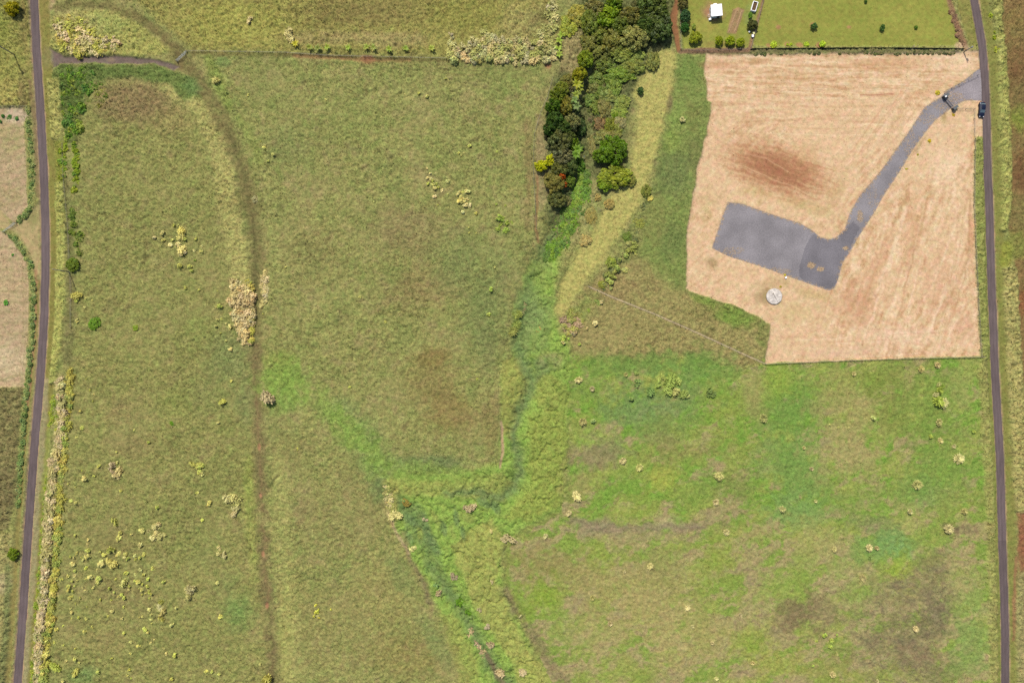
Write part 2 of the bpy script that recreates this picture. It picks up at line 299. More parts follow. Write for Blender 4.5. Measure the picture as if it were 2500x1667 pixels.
poly([(1255,700),(1350,720),(1340,850),(1290,870),(1262,830)], c3(112,142,76), 8, 6, .6); blob(1300,760,44,60,c3(108,142,80),.6); blob(1325,660,28,40,c3(132,152,78),.6)
for (u,v,a,b,r) in [(1005,1270,26,10,40),(1040,1285,34,12,80),(1085,1290,26,10,70),(1060,1330,30,12,60),(1000,1310,26,9,70),(1115,1265,26,8,80),(1130,1300,22,8,80),(1180,1225,26,10,30),(1210,1235,20,10,60)]: blob(u,v,a,b,c3(90,128,76),.7,rot=r)
for (u,v,a,b,r) in [(1062,1265,24,12,60),(1105,1295,22,9,75),(1025,1300,18,8,70),(1140,1260,20,14,20)]: blob(u,v,a,b,c3(138,156,74),.7,rot=r)
stroke([(985,1300),(1000,1360),(1030,1410),(1050,1470)], 13, c3(128,108,84), 7, 7, .6, mott=.4); stroke([(1190,1600),(1215,1650),(1240,1690)], 12, c3(116,92,78), 5, 4, .7); stroke([(1240,1450),(1290,1530),(1330,1590),(1370,1650),(1400,1740)], [20,16,22,26,30], c3(122,104,76), 7, 7, .7)
stroke([(1224,1030),(1228,1090),(1222,1140)], 6, c3(190,156,124), 2, 3, .8, rough=.1)
poly([(1300,880),(1335,870),(1350,900),(1310,940)], c3(96,132,78), 8, 6, .6); blob(1345,880,38,24,c3(150,136,98),.55,mott=.5)
poly([(935,1175),(955,1160),(975,1190),(970,1270),(955,1290),(940,1230)], c3(160,158,84), 6, 4, .8, rough=.55); stroke([(942,1215),(948,1255),(975,1310),(1000,1350)], 7, c3(178,156,116), 3, 3, .75)
blob(925,1200,26,34,c3(88,122,66),.6); blob(980,1400,30,70,c3(112,138,74),.6,rot=-30); blob(1060,1560,24,80,c3(116,140,76),.6,rot=-28)
for (u,v,a,b,r,al) in [(700,930,75,60,0,.9),(790,985,70,36,35,.75),(860,1050,70,44,45,.85),(920,1120,60,50,40,.85),(1010,1150,90,30,0,.7),(1130,1160,100,24,0,.7),(1330,700,40,60,-20,.6)]: blob(u,v,a,b,c3(112,156,66),al*.95,rot=r,hard=.15,warp=.6)
# --- right lower field
poly([(1390,870),(1560,880),(1700,870),(1800,905),(1870,888),(2392,872),(2420,1100),(2440,1740),(1380,1740),(1300,1560),(1230,1430),(1240,1320),(1370,1240),(1390,1100)], c3(122,150,64), 14, 8, .95, rough=.22)
fp = [(1390,870),(1560,880),(1700,870),(1800,905),(1870,888),(2392,872),(2420,1100),(2440,1740),(1380,1740),(1300,1560),(1240,1430),(1250,1320),(1370,1250),(1390,1100)]
fs = sub(fp, 4); fm = inside(U[fs]+10*WA[fs], V[fs]+10*WB[fs], fp).astype(np.float32); fx, fy = rotc(U[fs]+14*WA[fs], V[fs]+14*WB[fs], -20)
mo1 = fbm(fx/1.6, fy, 60, 151, 4, .6, False); mo2 = fbm(fx/2.0, fy, 46, 161, 4, .65, False); mo3 = fbm(fx/3.0, fy, 14, 171, 3, .7, False); low = sst(1180, 1330, V[fs]+60*WA[fs])
for t_, cc_ in ((sst(-.08, .18, mo1)*(.95-.6*low), c3(90,152,54)), (sst(.0, .3, mo2+.36*low-.14)*.85, c3(164,148,102)), (sst(.1, .5, -mo1)*.6, c3(150,162,76)), (sst(.25, .55, mo2*.7+mo3*.5)*(.3+.45*low), c3(138,122,90)), (sst(.2, .6, mo3)*.4, c3(168,152,108)), (sst(.2, .6, -mo3)*.35, c3(112,142,60))):
    COL[fs] += (cc_-COL[fs])*(t_*fm)[..., None]
for (u,v,a,b,cl,al) in [(1450,950,70,60,c3(100,142,58),.7),(1560,890,140,34,c3(90,136,60),.75),(1700,920,120,60,c3(88,138,62),.75),(1590,1000,130,70,c3(94,134,74),.7),(1760,1000,60,80,c3(116,146,58),.6),(1640,1050,90,40,c3(112,140,62),.5),
    (1460,1080,60,40,c3(136,158,74),.65),(1540,1150,50,60,c3(104,146,58),.6),(1620,1170,50,30,c3(150,160,66),.7),(1690,1200,50,40,c3(108,146,60),.6),(1720,1170,50,40,c3(96,140,58),.5),(1560,1250,60,40,c3(120,150,60),.6),
    (1930,1000,80,130,c3(86,140,58),.9),(1950,1150,90,110,c3(92,142,64),.85),(1900,920,50,50,c3(120,154,58),.7),(1950,1250,80,50,c3(96,146,72),.8),(1850,980,30,60,c3(108,140,62),.5),(1870,1120,30,60,c3(122,144,76),.5),
    (2100,1000,110,110,c3(150,136,86),.75),(2060,1110,80,60,c3(158,138,94),.7),(2180,930,80,40,c3(132,134,68),.6),(2030,920,50,40,c3(142,136,76),.5),(2170,1010,50,60,c3(112,132,56),.6),(2130,930,60,40,c3(104,136,52),.6),
    (2280,1000,90,120,c3(102,138,58),.75),(2300,1150,90,70,c3(104,142,62),.7),(2350,960,40,90,c3(140,150,78),.6),(2250,1210,60,50,c3(96,144,66),.7),(2220,1280,60,50,c3(144,152,78),.7),(2310,1260,40,40,c3(110,148,56),.7),(2100,1220,90,60,c3(112,144,64),.6),(2120,1280,70,30,c3(124,126,80),.5),
    (1440,1120,60,36,c3(136,116,88),.75),(1500,1090,50,30,c3(128,116,84),.6),(1420,1180,50,50,c3(140,128,80),.6),(1640,1100,80,30,c3(134,122,74),.6),(1800,1190,60,40,c3(124,122,70),.65),(1780,1100,30,30,c3(132,130,72),.5),(1840,950,26,60,c3(150,136,86),.65),
    (1450,1290,80,24,c3(140,124,94),.8),(1560,1300,120,22,c3(146,130,92),.7),(1700,1285,60,16,c3(128,112,84),.7),(1620,1280,40,20,c3(168,148,112),.6),(1850,1300,60,20,c3(150,138,84),.5),
    (1330,1370,80,50,c3(136,122,76),.7),(1400,1400,100,60,c3(138,126,76),.6),(1560,1450,160,100,c3(152,136,86),.7),(1700,1550,120,80,c3(154,138,88),.6),(1640,1380,100,40,c3(136,128,78),.5),(1450,1560,70,60,c3(156,140,92),.5),(1500,1650,80,40,c3(134,152,68),.6),
    (1330,1460,50,50,c3(108,150,48),.8),(1370,1520,36,50,c3(116,150,62),.7),(1480,1350,50,30,c3(112,150,54),.7),(1760,1350,50,40,c3(118,150,54),.6),(1730,1420,60,60,c3(120,146,60),.55),(1830,1580,60,40,c3(118,150,54),.6),(1560,1640,60,30,c3(122,144,62),.5),
    (1960,1370,40,50,c3(112,148,62),.6),(1900,1440,60,50,c3(122,152,66),.7),(2000,1320,90,50,c3(150,140,84),.6),(2070,1400,70,60,c3(150,138,92),.5),(2150,1330,80,40,c3(92,148,66),.75),(2200,1340,60,40,c3(88,148,80),.7),(2200,1390,50,40,c3(126,158,50),.7),(2260,1330,50,40,c3(106,144,58),.6),
    (2100,1450,70,40,c3(116,148,66),.6),(1960,1500,70,50,c3(122,102,76),.8),(2030,1500,60,30,c3(134,118,84),.6),(2200,1450,100,40,c3(142,124,86),.6),(2290,1500,44,70,c3(108,94,74),.85),(2230,1540,90,50,c3(116,106,70),.7),(2180,1590,110,36,c3(138,118,86),.65),(2340,1430,60,60,c3(150,140,88),.6),(2270,1380,40,60,c3(126,114,76),.6),
    (2260,1600,60,36,c3(126,102,80),.7),(2290,1650,60,40,c3(118,112,72),.6),(2370,1560,60,90,c3(112,146,72),.8),(2380,1480,40,40,c3(120,152,72),.6),(2130,1650,100,30,c3(130,146,62),.65),(2020,1640,80,40,c3(130,140,64),.6),(1900,1620,70,40,c3(146,140,72),.6),(2330,1290,40,16,c3(112,92,72),.75),(2310,1220,30,30,c3(134,130,76),.4),(1630,1560,50,60,c3(162,142,96),.5)]:
    if cl[0] > cl[1]: cl = cl*np.array([1.04, 1.16, 1.02], np.float32)
    blob(u,v,a*1.1,b*1.1,cl*1.08,min(1,al*1.2),mott=.2,hard=.2,warp=.8)
bp_ = [(2120,1400),(2230,1370),(2330,1300),(2340,1480),(2300,1600),(2310,1740),(2130,1740),(2060,1540)]; bs = sub(bp_, 30); bx, by = rotc(U[bs]+10*WA[bs], V[bs]+10*WB[bs], 28); bn = fbm(bx/2.4, by, 22, 191, 4, .75, False); bd = seg_dist(U[bs]+16*WA[bs], V[bs]+16*WB[bs], bp_+[bp_[0]]); bm = sst(-10, 40, np.where(inside(U[bs]+16*WA[bs], V[bs]+16*WB[bs], bp_), bd, -bd))
COL[bs] += (c3(130,120,86)-COL[bs])*(sst(-.25, .3, bn)*bm*.7)[..., None]; COL[bs] += (c3(160,146,108)-COL[bs])*(sst(.1, .5, -bn)*bm*.5)[..., None]; COL[bs] += (c3(110,100,76)-COL[bs])*(sst(.2, .6, bn)*bm*.5)[..., None]
stroke([(1232,1440),(1262,1490),(1300,1545),(1335,1600),(1370,1655),(1410,1740)], [24,20,22,28,32,36], c3(132,118,84), 9, 12, .75, mott=.5); stroke([(1395,1270),(1450,1285),(1540,1290),(1620,1284),(1720,1288)], [16,24,18,16,12], c3(138,124,96), 6, 9, .75, mott=.4)
stroke([(2396,900),(2405,1000),(2412,1120),(2420,1300),(2425,1480),(2425,1740)], [22,30,32,28,26,24], c3(152,150,84), 5, 4, .8, rough=.5, tall=.15)
# --- garden lots and straw lot
LAWN = c3(143,148,66)
poly([(1664,-90),(1870,-90),(1862,0),(1846,60),(1831,112),(1820,118),(1700,119),(1668,122),(1662,60)], LAWN, 3, 2, 1, rough=.05)
poly([(1868,-90),(2318,-90),(2322,20),(2346,98),(2338,114),(2050,114),(1842,114),(1838,104),(1850,60),(1864,0)], LAWN, 3, 2, 1, rough=.05)
for (u,v,a,b,cl,al) in [(1720,70,40,30,c3(164,156,78),.5),(1760,110,70,12,c3(160,140,84),.4),(1830,40,14,34,c3(120,148,84),.6),(1940,60,70,30,c3(160,150,76),.4),(2050,30,90,24,c3(142,146,64),.5),(2200,40,80,40,c3(158,156,76),.4),(2250,80,70,24,c3(164,158,78),.35),(1690,20,20,30,c3(140,146,64),.4),(2010,95,60,14,c3(138,144,66),.4)]: blob(u,v,a,b,cl,al,mott=.4)
for dv in range(10): stroke([(1850,16+dv*10),(2100,20+dv*10),(2330,17+dv*10)], 2.4, c3(136,140,60), 2, 2, .22)
BARK = c3(140,108,82)
stroke([(1654,-90),(1652,10),(1642,45),(1650,90),(1656,124)], [9,11,18,13,11], c3(150,104,72), 3, 3, .95, rough=.06)
stroke([(1660,127),(1740,125),(1831,124)], [10,15,11], c3(136,106,82), 2.5, 2, .95, rough=.2); stroke([(1680,132),(1831,131)], 5, c3(96,80,60), 2, 1.5, .6, rough=.2)
stroke([(1868,-90),(1862,4),(1848,58),(1834,100),(1830,122)], [7,7,8,9,9], c3(150,118,86), 2, 1.5, .95, rough=.08)
stroke([(2308,-90),(2318,12),(2334,60),(2348,98),(2356,122)], [9,10,13,13,14], c3(146,112,84), 3, 2, .95, rough=.2)
blob(1742,30,28,26,c3(170,128,98),.9,warp=.2,rough=.04); poly([(1790,24),(1803,18),(1817,25),(1797,83),(1774,82)], c3(166,134,98), 1.5, 1.5, .95, rough=.08)
for o_ in (0, 8, 15): stroke([(1798+o_,26),(1778+o_,78)], 2.4, c3(128,118,76), 1.5, 1, .6)
for (u,v,r) in [(1899,67,7),(2072,67,6),(1985,62,9),(1922,110,9),(1952,111,10),(2000,112,11),(1876,112,8)]: blob(u,v,r,r*.8,c3(172,130,90),.9,warp=.2,rough=.08)
blob(2340,113,12,10,c3(190,160,128),.7)
LOT = [(1723,134),(1831,134),(2050,131),(2334,129),(2388,127),(2394,174),(2398,250),(2400,335),(2378,338),(2376,420),(2375,500),(2380,627),(2385,755),(2392,868),(1900,885),(1867,887),(1878,820),(1881,789),(1838,767),(1784,743),(1706,717),(1677,709),(1675,587),(1685,507),(1706,400),(1720,348),(1738,252),(1726,248),(1726,200),(1717,182),(1722,150)]
poly(LOT, STRAW, 2.4, 4.5, 1, rough=.07, tall=0, jit=.06)
sl = sub(LOT, 5); x, y = U[sl], V[sl]; m = (inside(x, y, LOT)).astype(np.float32)
side = (x-2150)*0.62+(y-430)*0.78                          # which side of the drive
se = sst(20, 70, side-20)*sst(1990, 2060, x+0.0*y); nw = 1-se
a0, b0 = rotc(x, y+4*WB[sl], 2); a1, b1 = rotc(x+5*WA[sl], y+5*WB[sl], -42); a2, b2 = rotc(x+9*WA[sl], y+6*WB[sl], -66)
fine = fbm(x, y, 26, 87, 4, .75); s_top = fbm(a0/14, b0, 8, 81, 3, .8, False)*1.0+fine*.5; s_dia = fbm(a1/10, b1, 6, 83, 2, .8, False)*.5+fine*.7; s_se = fbm(a2/7, b2, 13, 85, 4, .75, False)*.85+fine*.7
wt = sst(330, 200, y)*nw; wd = (1-wt)*nw
st = s_top*wt+s_dia*wd*0.7+s_se*se
brown = sst(0.0, 0.7, st+0.3*N_big2[sl])*0.85; light = sst(0.0, 0.6, -st)*0.6
COL[sl] += (c3(188,148,106)-COL[sl])*(brown*m)[..., None]; COL[sl] += (c3(235,210,174)-COL[sl])*(light*m)[..., None]
for (u,v,a,b,r,cl,al) in [(1760,160,60,14,2,c3(186,138,98),.6),(2150,160,120,22,0,c3(192,144,100),.55),(1950,190,120,12,0,c3(192,154,108),.5),(2230,230,90,12,0,c3(200,156,116),.5),(2350,150,30,40,0,c3(236,208,170),.6),(2240,290,70,20,-45,c3(236,206,172),.6),
    (1960,390,40,60,20,c3(196,160,110),.4),
    (1960,500,100,18,18,c3(190,168,112),.6),(2040,470,26,50,30,c3(190,164,114),.55),(1850,470,60,16,15,c3(196,176,118),.5),(1725,500,20,60,8,c3(200,176,124),.5),(1740,640,18,14,0,c3(150,132,90),.75),(1890,690,40,16,10,c3(178,154,104),.5),(1990,720,70,16,18,c3(190,166,112),.7),(1940,760,70,34,0,c3(196,174,120),.55),(1870,720,34,30,0,c3(140,124,78),.7),
    (2090,740,60,70,-30,c3(196,148,112),.65),(2140,650,30,110,25,c3(202,158,120),.6),(2230,560,30,120,10,c3(202,158,118),.55),(2290,700,60,110,0,c3(204,160,124),.5),(2370,560,9,90,0,c3(196,140,98),.6),(2350,800,40,40,0,c3(206,160,130),.5),(2060,860,120,14,-3,c3(210,176,146),.5),(2310,410,50,60,0,c3(238,212,176),.5),(2200,820,100,30,0,c3(236,206,174),.5),
    (2260,285,26,8,-45,c3(158,132,88),.5),(2240,360,34,6,-52,c3(160,134,90),.6),(2330,262,10,8,0,c3(160,132,86),.6),(2305,285,9,14,0,c3(140,128,70),.7),(2150,430,60,5,-55,c3(176,142,98),.4)]:
    blob(u,v,a,b,cl,al,rot=r,mott=.3,hard=.15,jit=.05)
gr = random.Random(8); DL = [(2040,578),(2060,556),(2076,518),(2100,478),(2150,425),(2184,376),(2227,315),(2261,262),(2296,238),(2330,205)]
for k in range(26):
    v0 = 140+gr.uniform(0, 190); u0 = gr.uniform(1740, 2100); L0 = gr.uniform(120, 380); bow = gr.uniform(-8, 8); stroke([(u0,v0),(u0+L0*.5,v0+bow),(u0+L0,v0+gr.uniform(-6,4))], gr.uniform(1.5, 4), gr.choice([c3(188,144,102),c3(238,212,174),c3(176,134,94)]), 1.6, 2, gr.uniform(.25, .55), mott=.5)
for k in range(16):
    d_ = gr.uniform(10, 150); a_, b_ = sorted((gr.randrange(0, 6), gr.randrange(4, 10))); b_ = max(b_, a_+2); stroke([(p[0]-d_*.72, p[1]-d_*.62) for p in DL[a_:b_+1]], gr.uniform(1.5, 4), gr.choice([c3(190,148,106),c3(240,214,178),c3(240,214,178)]), 1.6, 2, gr.uniform(.25, .5), mott=.5)
for k in range(34):
    u0 = gr.uniform(1990, 2330); v0 = gr.uniform(700, 880); L0 = gr.uniform(120, 330); sl_ = gr.uniform(.2, .55); P0 = [(u0,v0),(u0+L0*sl_*.45,v0-L0*.5),(min(2366, u0+L0*sl_*.8),v0-L0)]; P0 = [q for q in P0 if q[0] < 2368]
    if len(P0) > 1: stroke(P0, gr.uniform(1.5, 5), gr.choice([c3(186,140,100),c3(194,150,112),c3(240,214,180),c3(170,134,92)]), 2, 4, gr.uniform(.25, .5), mott=.6)
for k in range(12):
    v0 = gr.uniform(790, 880); u0 = gr.uniform(1890, 2200); stroke([(u0,v0),(u0+90,v0-3),(u0+gr.uniform(120,200),v0-8)], gr.uniform(1.5, 3), gr.choice([c3(196,152,116),c3(240,212,180)]), 1.6, 2, .4, mott=.5)
ssl = sub([(1760,330),(2040,500)], 40); sa, sb = rotc(U[ssl]-1898, V[ssl]-414, 17); stn = fbm((sa+6*WA[ssl])/16, sb+6*WB[ssl], 7, 181, 3, .8, False); fn_ = fbm(U[ssl], V[ssl], 16, 183, 3, .7)
dd = np.hypot(sa/165, sb/74)+.32*stn+.18*fn_
for lo_, hi_, cc_, al_ in ((.45, 1.15, c3(192,148,106), .75), (.2, .95, c3(174,124,90), .8), (-.1, .7, c3(156,106,76), .75)): COL[ssl] += (cc_-COL[ssl])*((1-sst(lo_, hi_, dd))*al_*inside(U[ssl], V[ssl], LOT))[..., None]
stroke([(1778,395),(1830,412),(1885,438),(1950,462)], 2, c3(216,176,136), 1.5, 2, .6); stroke([(1800,370),(1870,388),(1925,420)], 2, c3(216,176,136), 1.5, 2, .5); stroke([(2100,233),(2145,233),(2180,230)], 3, c3(168,104,76), 1.5, 1, .7)
stroke([(1832,127),(2000,126),(2150,127),(2335,127)], [7,8,9,7], c3(118,114,74), 2.5, 2, .85, rough=.35, mott=.3)
# east verges
stroke([(p[0]-14, p[1]) for p in ROAD_R if p[1] > 335], 12, c3(126,134,62), 4, 3, .85, rough=.12)
stroke([(2388,345),(2388,500),(2392,600),(2396,720),(2404,870)], [20,22,20,20,16], c3(142,152,76), 4, 4, .85, rough=.5, tall=.15)
poly([(2322,-90),(2364,-90),(2372,20),(2384,110),(2370,124),(2354,80),(2336,20)], c3(138,134,70), 3, 3, .9, rough=.15)
poly([(2366,-90),(2380,-90),(2392,100),(2380,118),(2368,20)], c3(126,128,58), 3, 3, .8, rough=.1)
stroke([(p[0]+20, p[1]) for p in ROAD_R], 26, c3(130,130,66), 5, 4, .9, rough=.14)
poly([(2450,-90),(2900,-90),(2900,1740),(2492,1740),(2484,1300),(2500,1000),(2486,800),(2478,680),(2462,560),(2464,420),(2454,260),(2442,60)], c3(134,110,68), 5, 5, .95, rough=.3, mott=.2)
for (u,v,a,b,cl,al) in [(2475,60,30,50,c3(134,118,66),.6),(2480,170,26,60,c3(118,88,56),.7),(2484,290,26,36,c3(116,140,52),.85),(2480,230,30,50,c3(116,106,62),.5),(2490,420,30,60,c3(112,80,52),.7),(2480,520,30,50,c3(122,118,66),.6),(2480,600,30,40,c3(122,136,60),.8),(2495,740,20,40,c3(140,86,56),.7),(2495,1330,14,60,c3(150,96,70),.8),(2490,1260,12,40,c3(150,100,72),.7),(2500,1140,20,40,c3(150,140,90),.7)]: blob(u,v,a,b,cl,al,mott=.3)
stroke([(2425,-90),(2432,40),(2444,150),(2448,260),(2452,380),(2456,480),(2448,560)], [16,20,20,24,28,24,14], c3(168,168,92), 4, 4, .92, rough=.6, tall=.3)
stroke([(2462,664),(2466,760),(2472,860),(2478,980),(2480,1100),(2488,1240)], [30,36,36,34,30,22], c3(174,166,100), 4, 4, .92, rough=.6, tall=.25)
stroke([(2456,600),(2452,640)], 24, c3(136,144,54), 6, 4, .8); stroke([(2494,1400),(2486,1480),(2492,1560),(2490,1740)], [14,24,24,20], c3(156,150,96), 5, 4, .85, rough=.5); stroke([(2480,1360),(2474,1460),(2474,1560)], 7, c3(150,104,78), 3, 3, .7)
# dry gravelly soil along both road edges
for rd, w in ((ROAD_L, 24), (ROAD_R, 22)):
    stroke(rd, w, c3(188,158,120), 2, 2.2, .85, rough=.0, tall=0); 
for p in (1010, 1100): pass
# cattle trails: thin bare creases in the pastures
tr = np.abs(fbm(U+14*WA, V+14*WB, 190, 91, 2)); past = sst(.25, .34, RGH)
line = (1-sst(.004, .022, tr))*past*sst(-.3, .2, N_mid)
tr2 = np.abs(fbm(U+10*WA, V+10*WB, 120, 97, 2)); line = np.maximum(line, (1-sst(.003, .016, tr2))*past*sst(0, .4, N_big2))
PAD = [(1777,494),(1811,498),(1878,522),(1953,546),(1983,563),(2001,579),(2022,585),(2041,581),(2062,561),(2076,518),(2099,478),(2146,424),(2180,377),(2223,316),(2257,263),(2296,238),(2312,222),(2353,198),(2385,172),(2397,166),(2400,247),(2358,245),(2331,259),(2310,274),(2284,293),(2258,325),(2228,366),(2193,424),(2155,481),(2136,516),(2107,561),(2092,584),(2076,614),(2057,641),(2046,684),(2036,705),(2022,709),(1958,687),(1853,649),(1784,628),(1738,606),(1749,574),(1762,534)]
poly(PAD, c3(134,128,130), 1.5, 0, 1, rough=0, tall=0)
for rd in (ROAD_L, ROAD_R): stroke(rd, 20, c3(120,106,104), 1, 0, 1, rough=0, tall=0)
RGH *= 1+0.35*np.clip(N_big2+.4*N_mid, -1, 1)*past
# height of the sward
wu, wv = U+7*WA, V+7*WB
f1, f2, idl = worley(wu, wv, 9.5, 3); g1, g2, idg = worley(wu+3*N_sml, wv, 5.5, 8)
ax, ay = rotc(U+12*WA, V+12*WB, -36)
lay = np.abs(fbm(ax/2.4, ay, 9.0, 61, 2, rot=False))*1.5+np.abs(fbm(ax/1.5, ay, 5.2, 67, 1, rot=False))*1.1
jt = np.random.RandomState(12).randn(NV, NU).astype(np.float32)
lump = 0.5*np.clip(1-f1*f1*1.25, 0, 1)+0.45*np.clip(1-g1*g1*1.4, 0, 1)+0.75*np.clip(lay, 0, 1.3)+0.3*N_sml+0.17*jt
HGT = RGH*1.15*(lump-0.55*line)+TAL*(0.8+0.4*N_sml+0.5*(idg-.5))
e1, e2, eid = worley(U+24*WA, (V+24*WB)*.8, 30.0, 14); HGT += VAL*(0.5*np.clip(1-e1*e1*1.1, 0, 1)-0.5*(1-sst(0, .12, e2-e1)))
creek_all = [(1478,-90),(1482,60),(1478,150),(1440,225),(1428,320),(1428,390),(1400,455),(1362,540)]+CREEK1[:-3]
sl = sub(creek_all, 120); dcr = seg_dist(U[sl], V[sl], creek_all)
BASE = np.zeros_like(HGT); BASE[sl] = -1.9*np.exp(-(dcr/26)**2)-0.5*np.exp(-(dcr/70)**2)
sl2 = sub(CREEK2, 90); BASE[sl2] -= 1.0*np.exp(-(seg_dist(U[sl2], V[sl2], CREEK2)/22)**2)
LV = [(445,140),(520,262),(590,410),(618,540),(628,700),(628,850)]; sl3 = sub(LV, 80); BASE[sl3] -= 0.55*np.exp(-(seg_dist(U[sl3], V[sl3], LV)/16)**2)
HGT = (HGT+BASE).astype(np.float32)
# sward colour: clump to clump differences, bare trails
COL *= (1+(idl-.5)[..., None]*0.20*past[..., None]+(idg-.5)[..., None]*0.30*np.clip(RGH*3, 0, 1)[..., None])
COL += (c3(104,92,58)-COL)*(0.3*line)[..., None]
COL *= (1+0.14*fbm(U, V, 9, 111, 2)+0.06*jt*np.clip(0.4+RGH*2, 0, 1))[..., None]
COL *= 1+0.07*fbm(U, V, 14, 121, 2)[..., None]*np.array([1, -.6, .6], np.float32)
gw = sst(.1, .2, RGH)[..., None]; lum_ = (COL @ np.array([.3, .6, .1], np.float32))[..., None]; COL += (lum_*np.array([1.0, 1.0, .92], np.float32)-COL)*.035*gw; COL *= 1+.04*gw*np.array([.9, 1.1, 1.0], np.float32)
np.clip(COL, 0.004, 0.9, out=COL)

def nodes(m): m.use_nodes = True; return m.node_tree, m.node_tree.nodes['Principled BSDF']
def ground_mat():
    m = bpy.data.materials.new('sward_and_soil'); nt, b = nodes(m); N = nt.nodes; L = nt.links
    at = N.new('ShaderNodeAttribute'); at.attribute_name = 'surface_colour'
    tc = N.new('ShaderNodeTexCoord'); n1 = N.new('ShaderNodeTexNoise'); n1.inputs['Scale'].default_value = 2.6; n1.inputs['Detail'].default_value = 4; n1.inputs['Roughness'].default_value = .65
    L.new(tc.outputs['Object'], n1.inputs['Vector'])
    mr = N.new('ShaderNodeMapRange'); mr.inputs[1].default_value = .25; mr.inputs[2].default_value = .75; mr.inputs[3].default_value = .66; mr.inputs[4].default_value = 1.36; L.new(n1.outputs[0], mr.inputs[0])
    mx = N.new('ShaderNodeMix'); mx.data_type = 'RGBA'; mx.blend_type = 'MULTIPLY'
    L.new(at.outputs['Alpha'], mx.inputs[0]); L.new(at.outputs['Color'], mx.inputs[6]); L.new(mr.outputs[0], mx.inputs[7]); L.new(mx.outputs[2], b.inputs['Base Color'])
    bp = N.new('ShaderNodeBump'); L.new(at.outputs['Alpha'], bp.inputs['Strength']); bp.inputs['Distance'].default_value = .15; L.new(n1.outputs[0], bp.inputs['Height']); L.new(bp.outputs[0], b.inputs['Normal'])
    b.inputs['Roughness'].default_value = 1; b.inputs['Specular IOR Level'].default_value = .08
    return m
co = np.empty((NV*NU, 3), np.float32); co[:, 0] = ((U-CX)*S).ravel(); co[:, 1] = ((CY-V)*S).ravel(); co[:, 2] = HGT.ravel()
ii, jj = np.meshgrid(np.arange(NV-1), np.arange(NU-1), indexing='ij'); q = (ii*NU+jj).ravel()
quads = np.stack([q, q+NU, q+NU+1, q+1], 1).astype(np.int32)
me = bpy.data.meshes.new('ground'); me.vertices.add(len(co)); me.vertices.foreach_set('co', co.ravel())
me.loops.add(quads.size); me.loops.foreach_set('vertex_index', quads.ravel()); me.polygons.add(len(quads))
me.polygons.foreach_set('loop_start', np.arange(0, quads.size, 4, dtype=np.int32)); me.polygons.foreach_set('use_smooth', np.ones(len(quads), bool))
me.update(calc_edges=True)
att = me.attributes.new('surface_colour', 'FLOAT_COLOR', 'POINT'); rgba = np.ones((NV*NU, 4), np.float32); rgba[:, :3] = COL.reshape(-1, 3); rgba[:, 3] = np.clip(.22+RGH*2.4, 0, 1).ravel(); att.data.foreach_set('color', rgba.ravel())
GM = ground_mat(); me.materials.append(GM)
tag(link(bpy.data.objects.new('ground', me)), kind='structure')
def zat(u, v, arr=None):
    arr = HGT if arr is None else arr
    i = int(np.clip(np.searchsorted(vs, v), 0, NV-1)); j = int(np.clip(np.searchsorted(us, u), 0, NU-1)); return float(arr[i, j])
def cat_(u, v):
    i = int(np.clip(np.searchsorted(vs, v), 0, NV-1)); j = int(np.clip(np.searchsorted(us, u), 0, NU-1)); return COL[i, j]

# loose grass blades over the sward: nobody could count them
rs = np.random.RandomState(3); NB = 330000
bu = rs.rand(NB)*2620-60; bv = rs.rand(NB)*1780-55
bi = np.clip(np.searchsorted(vs, bv), 0, NV-1); bj = np.clip(np.searchsorted(us, bu), 0, NU-1)
keep = rs.rand(NB) < np.clip(RGH[bi, bj]*1.9, 0.0, 1)*(RGH[bi, bj] > .03); bu, bv, bi, bj = bu[keep], bv[keep], bi[keep], bj[keep]; n = len(bu)
x0 = (bu-CX)*S; y0 = (CY-bv)*S; z0 = HGT[bi, bj]-.05; th = rs.rand(n)*2*np.pi; th = np.where(rs.rand(n) < .55, 0.9+rs.randn(n)*.7, th)
ln = (0.22+0.5*rs.rand(n))*(0.5+1.4*np.clip(RGH[bi, bj]+TAL[bi, bj], 0, .8)); lean = .45+.45*rs.rand(n); w = .05+.09*rs.rand(n)
P = np.empty((n, 3, 3), np.float32); dx, dy = np.cos(th), np.sin(th)
P[:, 0] = np.stack([x0-dy*w, y0+dx*w, z0], 1); P[:, 1] = np.stack([x0+dy*w, y0-dx*w, z0], 1); P[:, 2] = np.stack([x0+dx*ln*lean, y0+dy*ln*lean, z0+ln*(1.05-lean*.6)+.05], 1)
bc = COL[bi, bj]*(0.85+0.55*rs.rand(n))[:, None]*np.array([1.06, 1.0, .92]); bc = np.repeat(np.clip(bc, 0, .8), 3, axis=0)
me = bpy.data.meshes.new('meadow_grass'); me.vertices.add(3*n); me.vertices.foreach_set('co', P.ravel()); me.loops.add(3*n); me.loops.foreach_set('vertex_index', np.arange(3*n, dtype=np.int32))
me.polygons.add(n); me.polygons.foreach_set('loop_start', np.arange(0, 3*n, 3, dtype=np.int32)); me.update(calc_edges=True)
att = me.attributes.new('surface_colour', 'FLOAT_COLOR', 'POINT'); rgba = np.ones((3*n, 4), np.float32); rgba[:, :3] = bc; att.data.foreach_set('color', rgba.ravel())
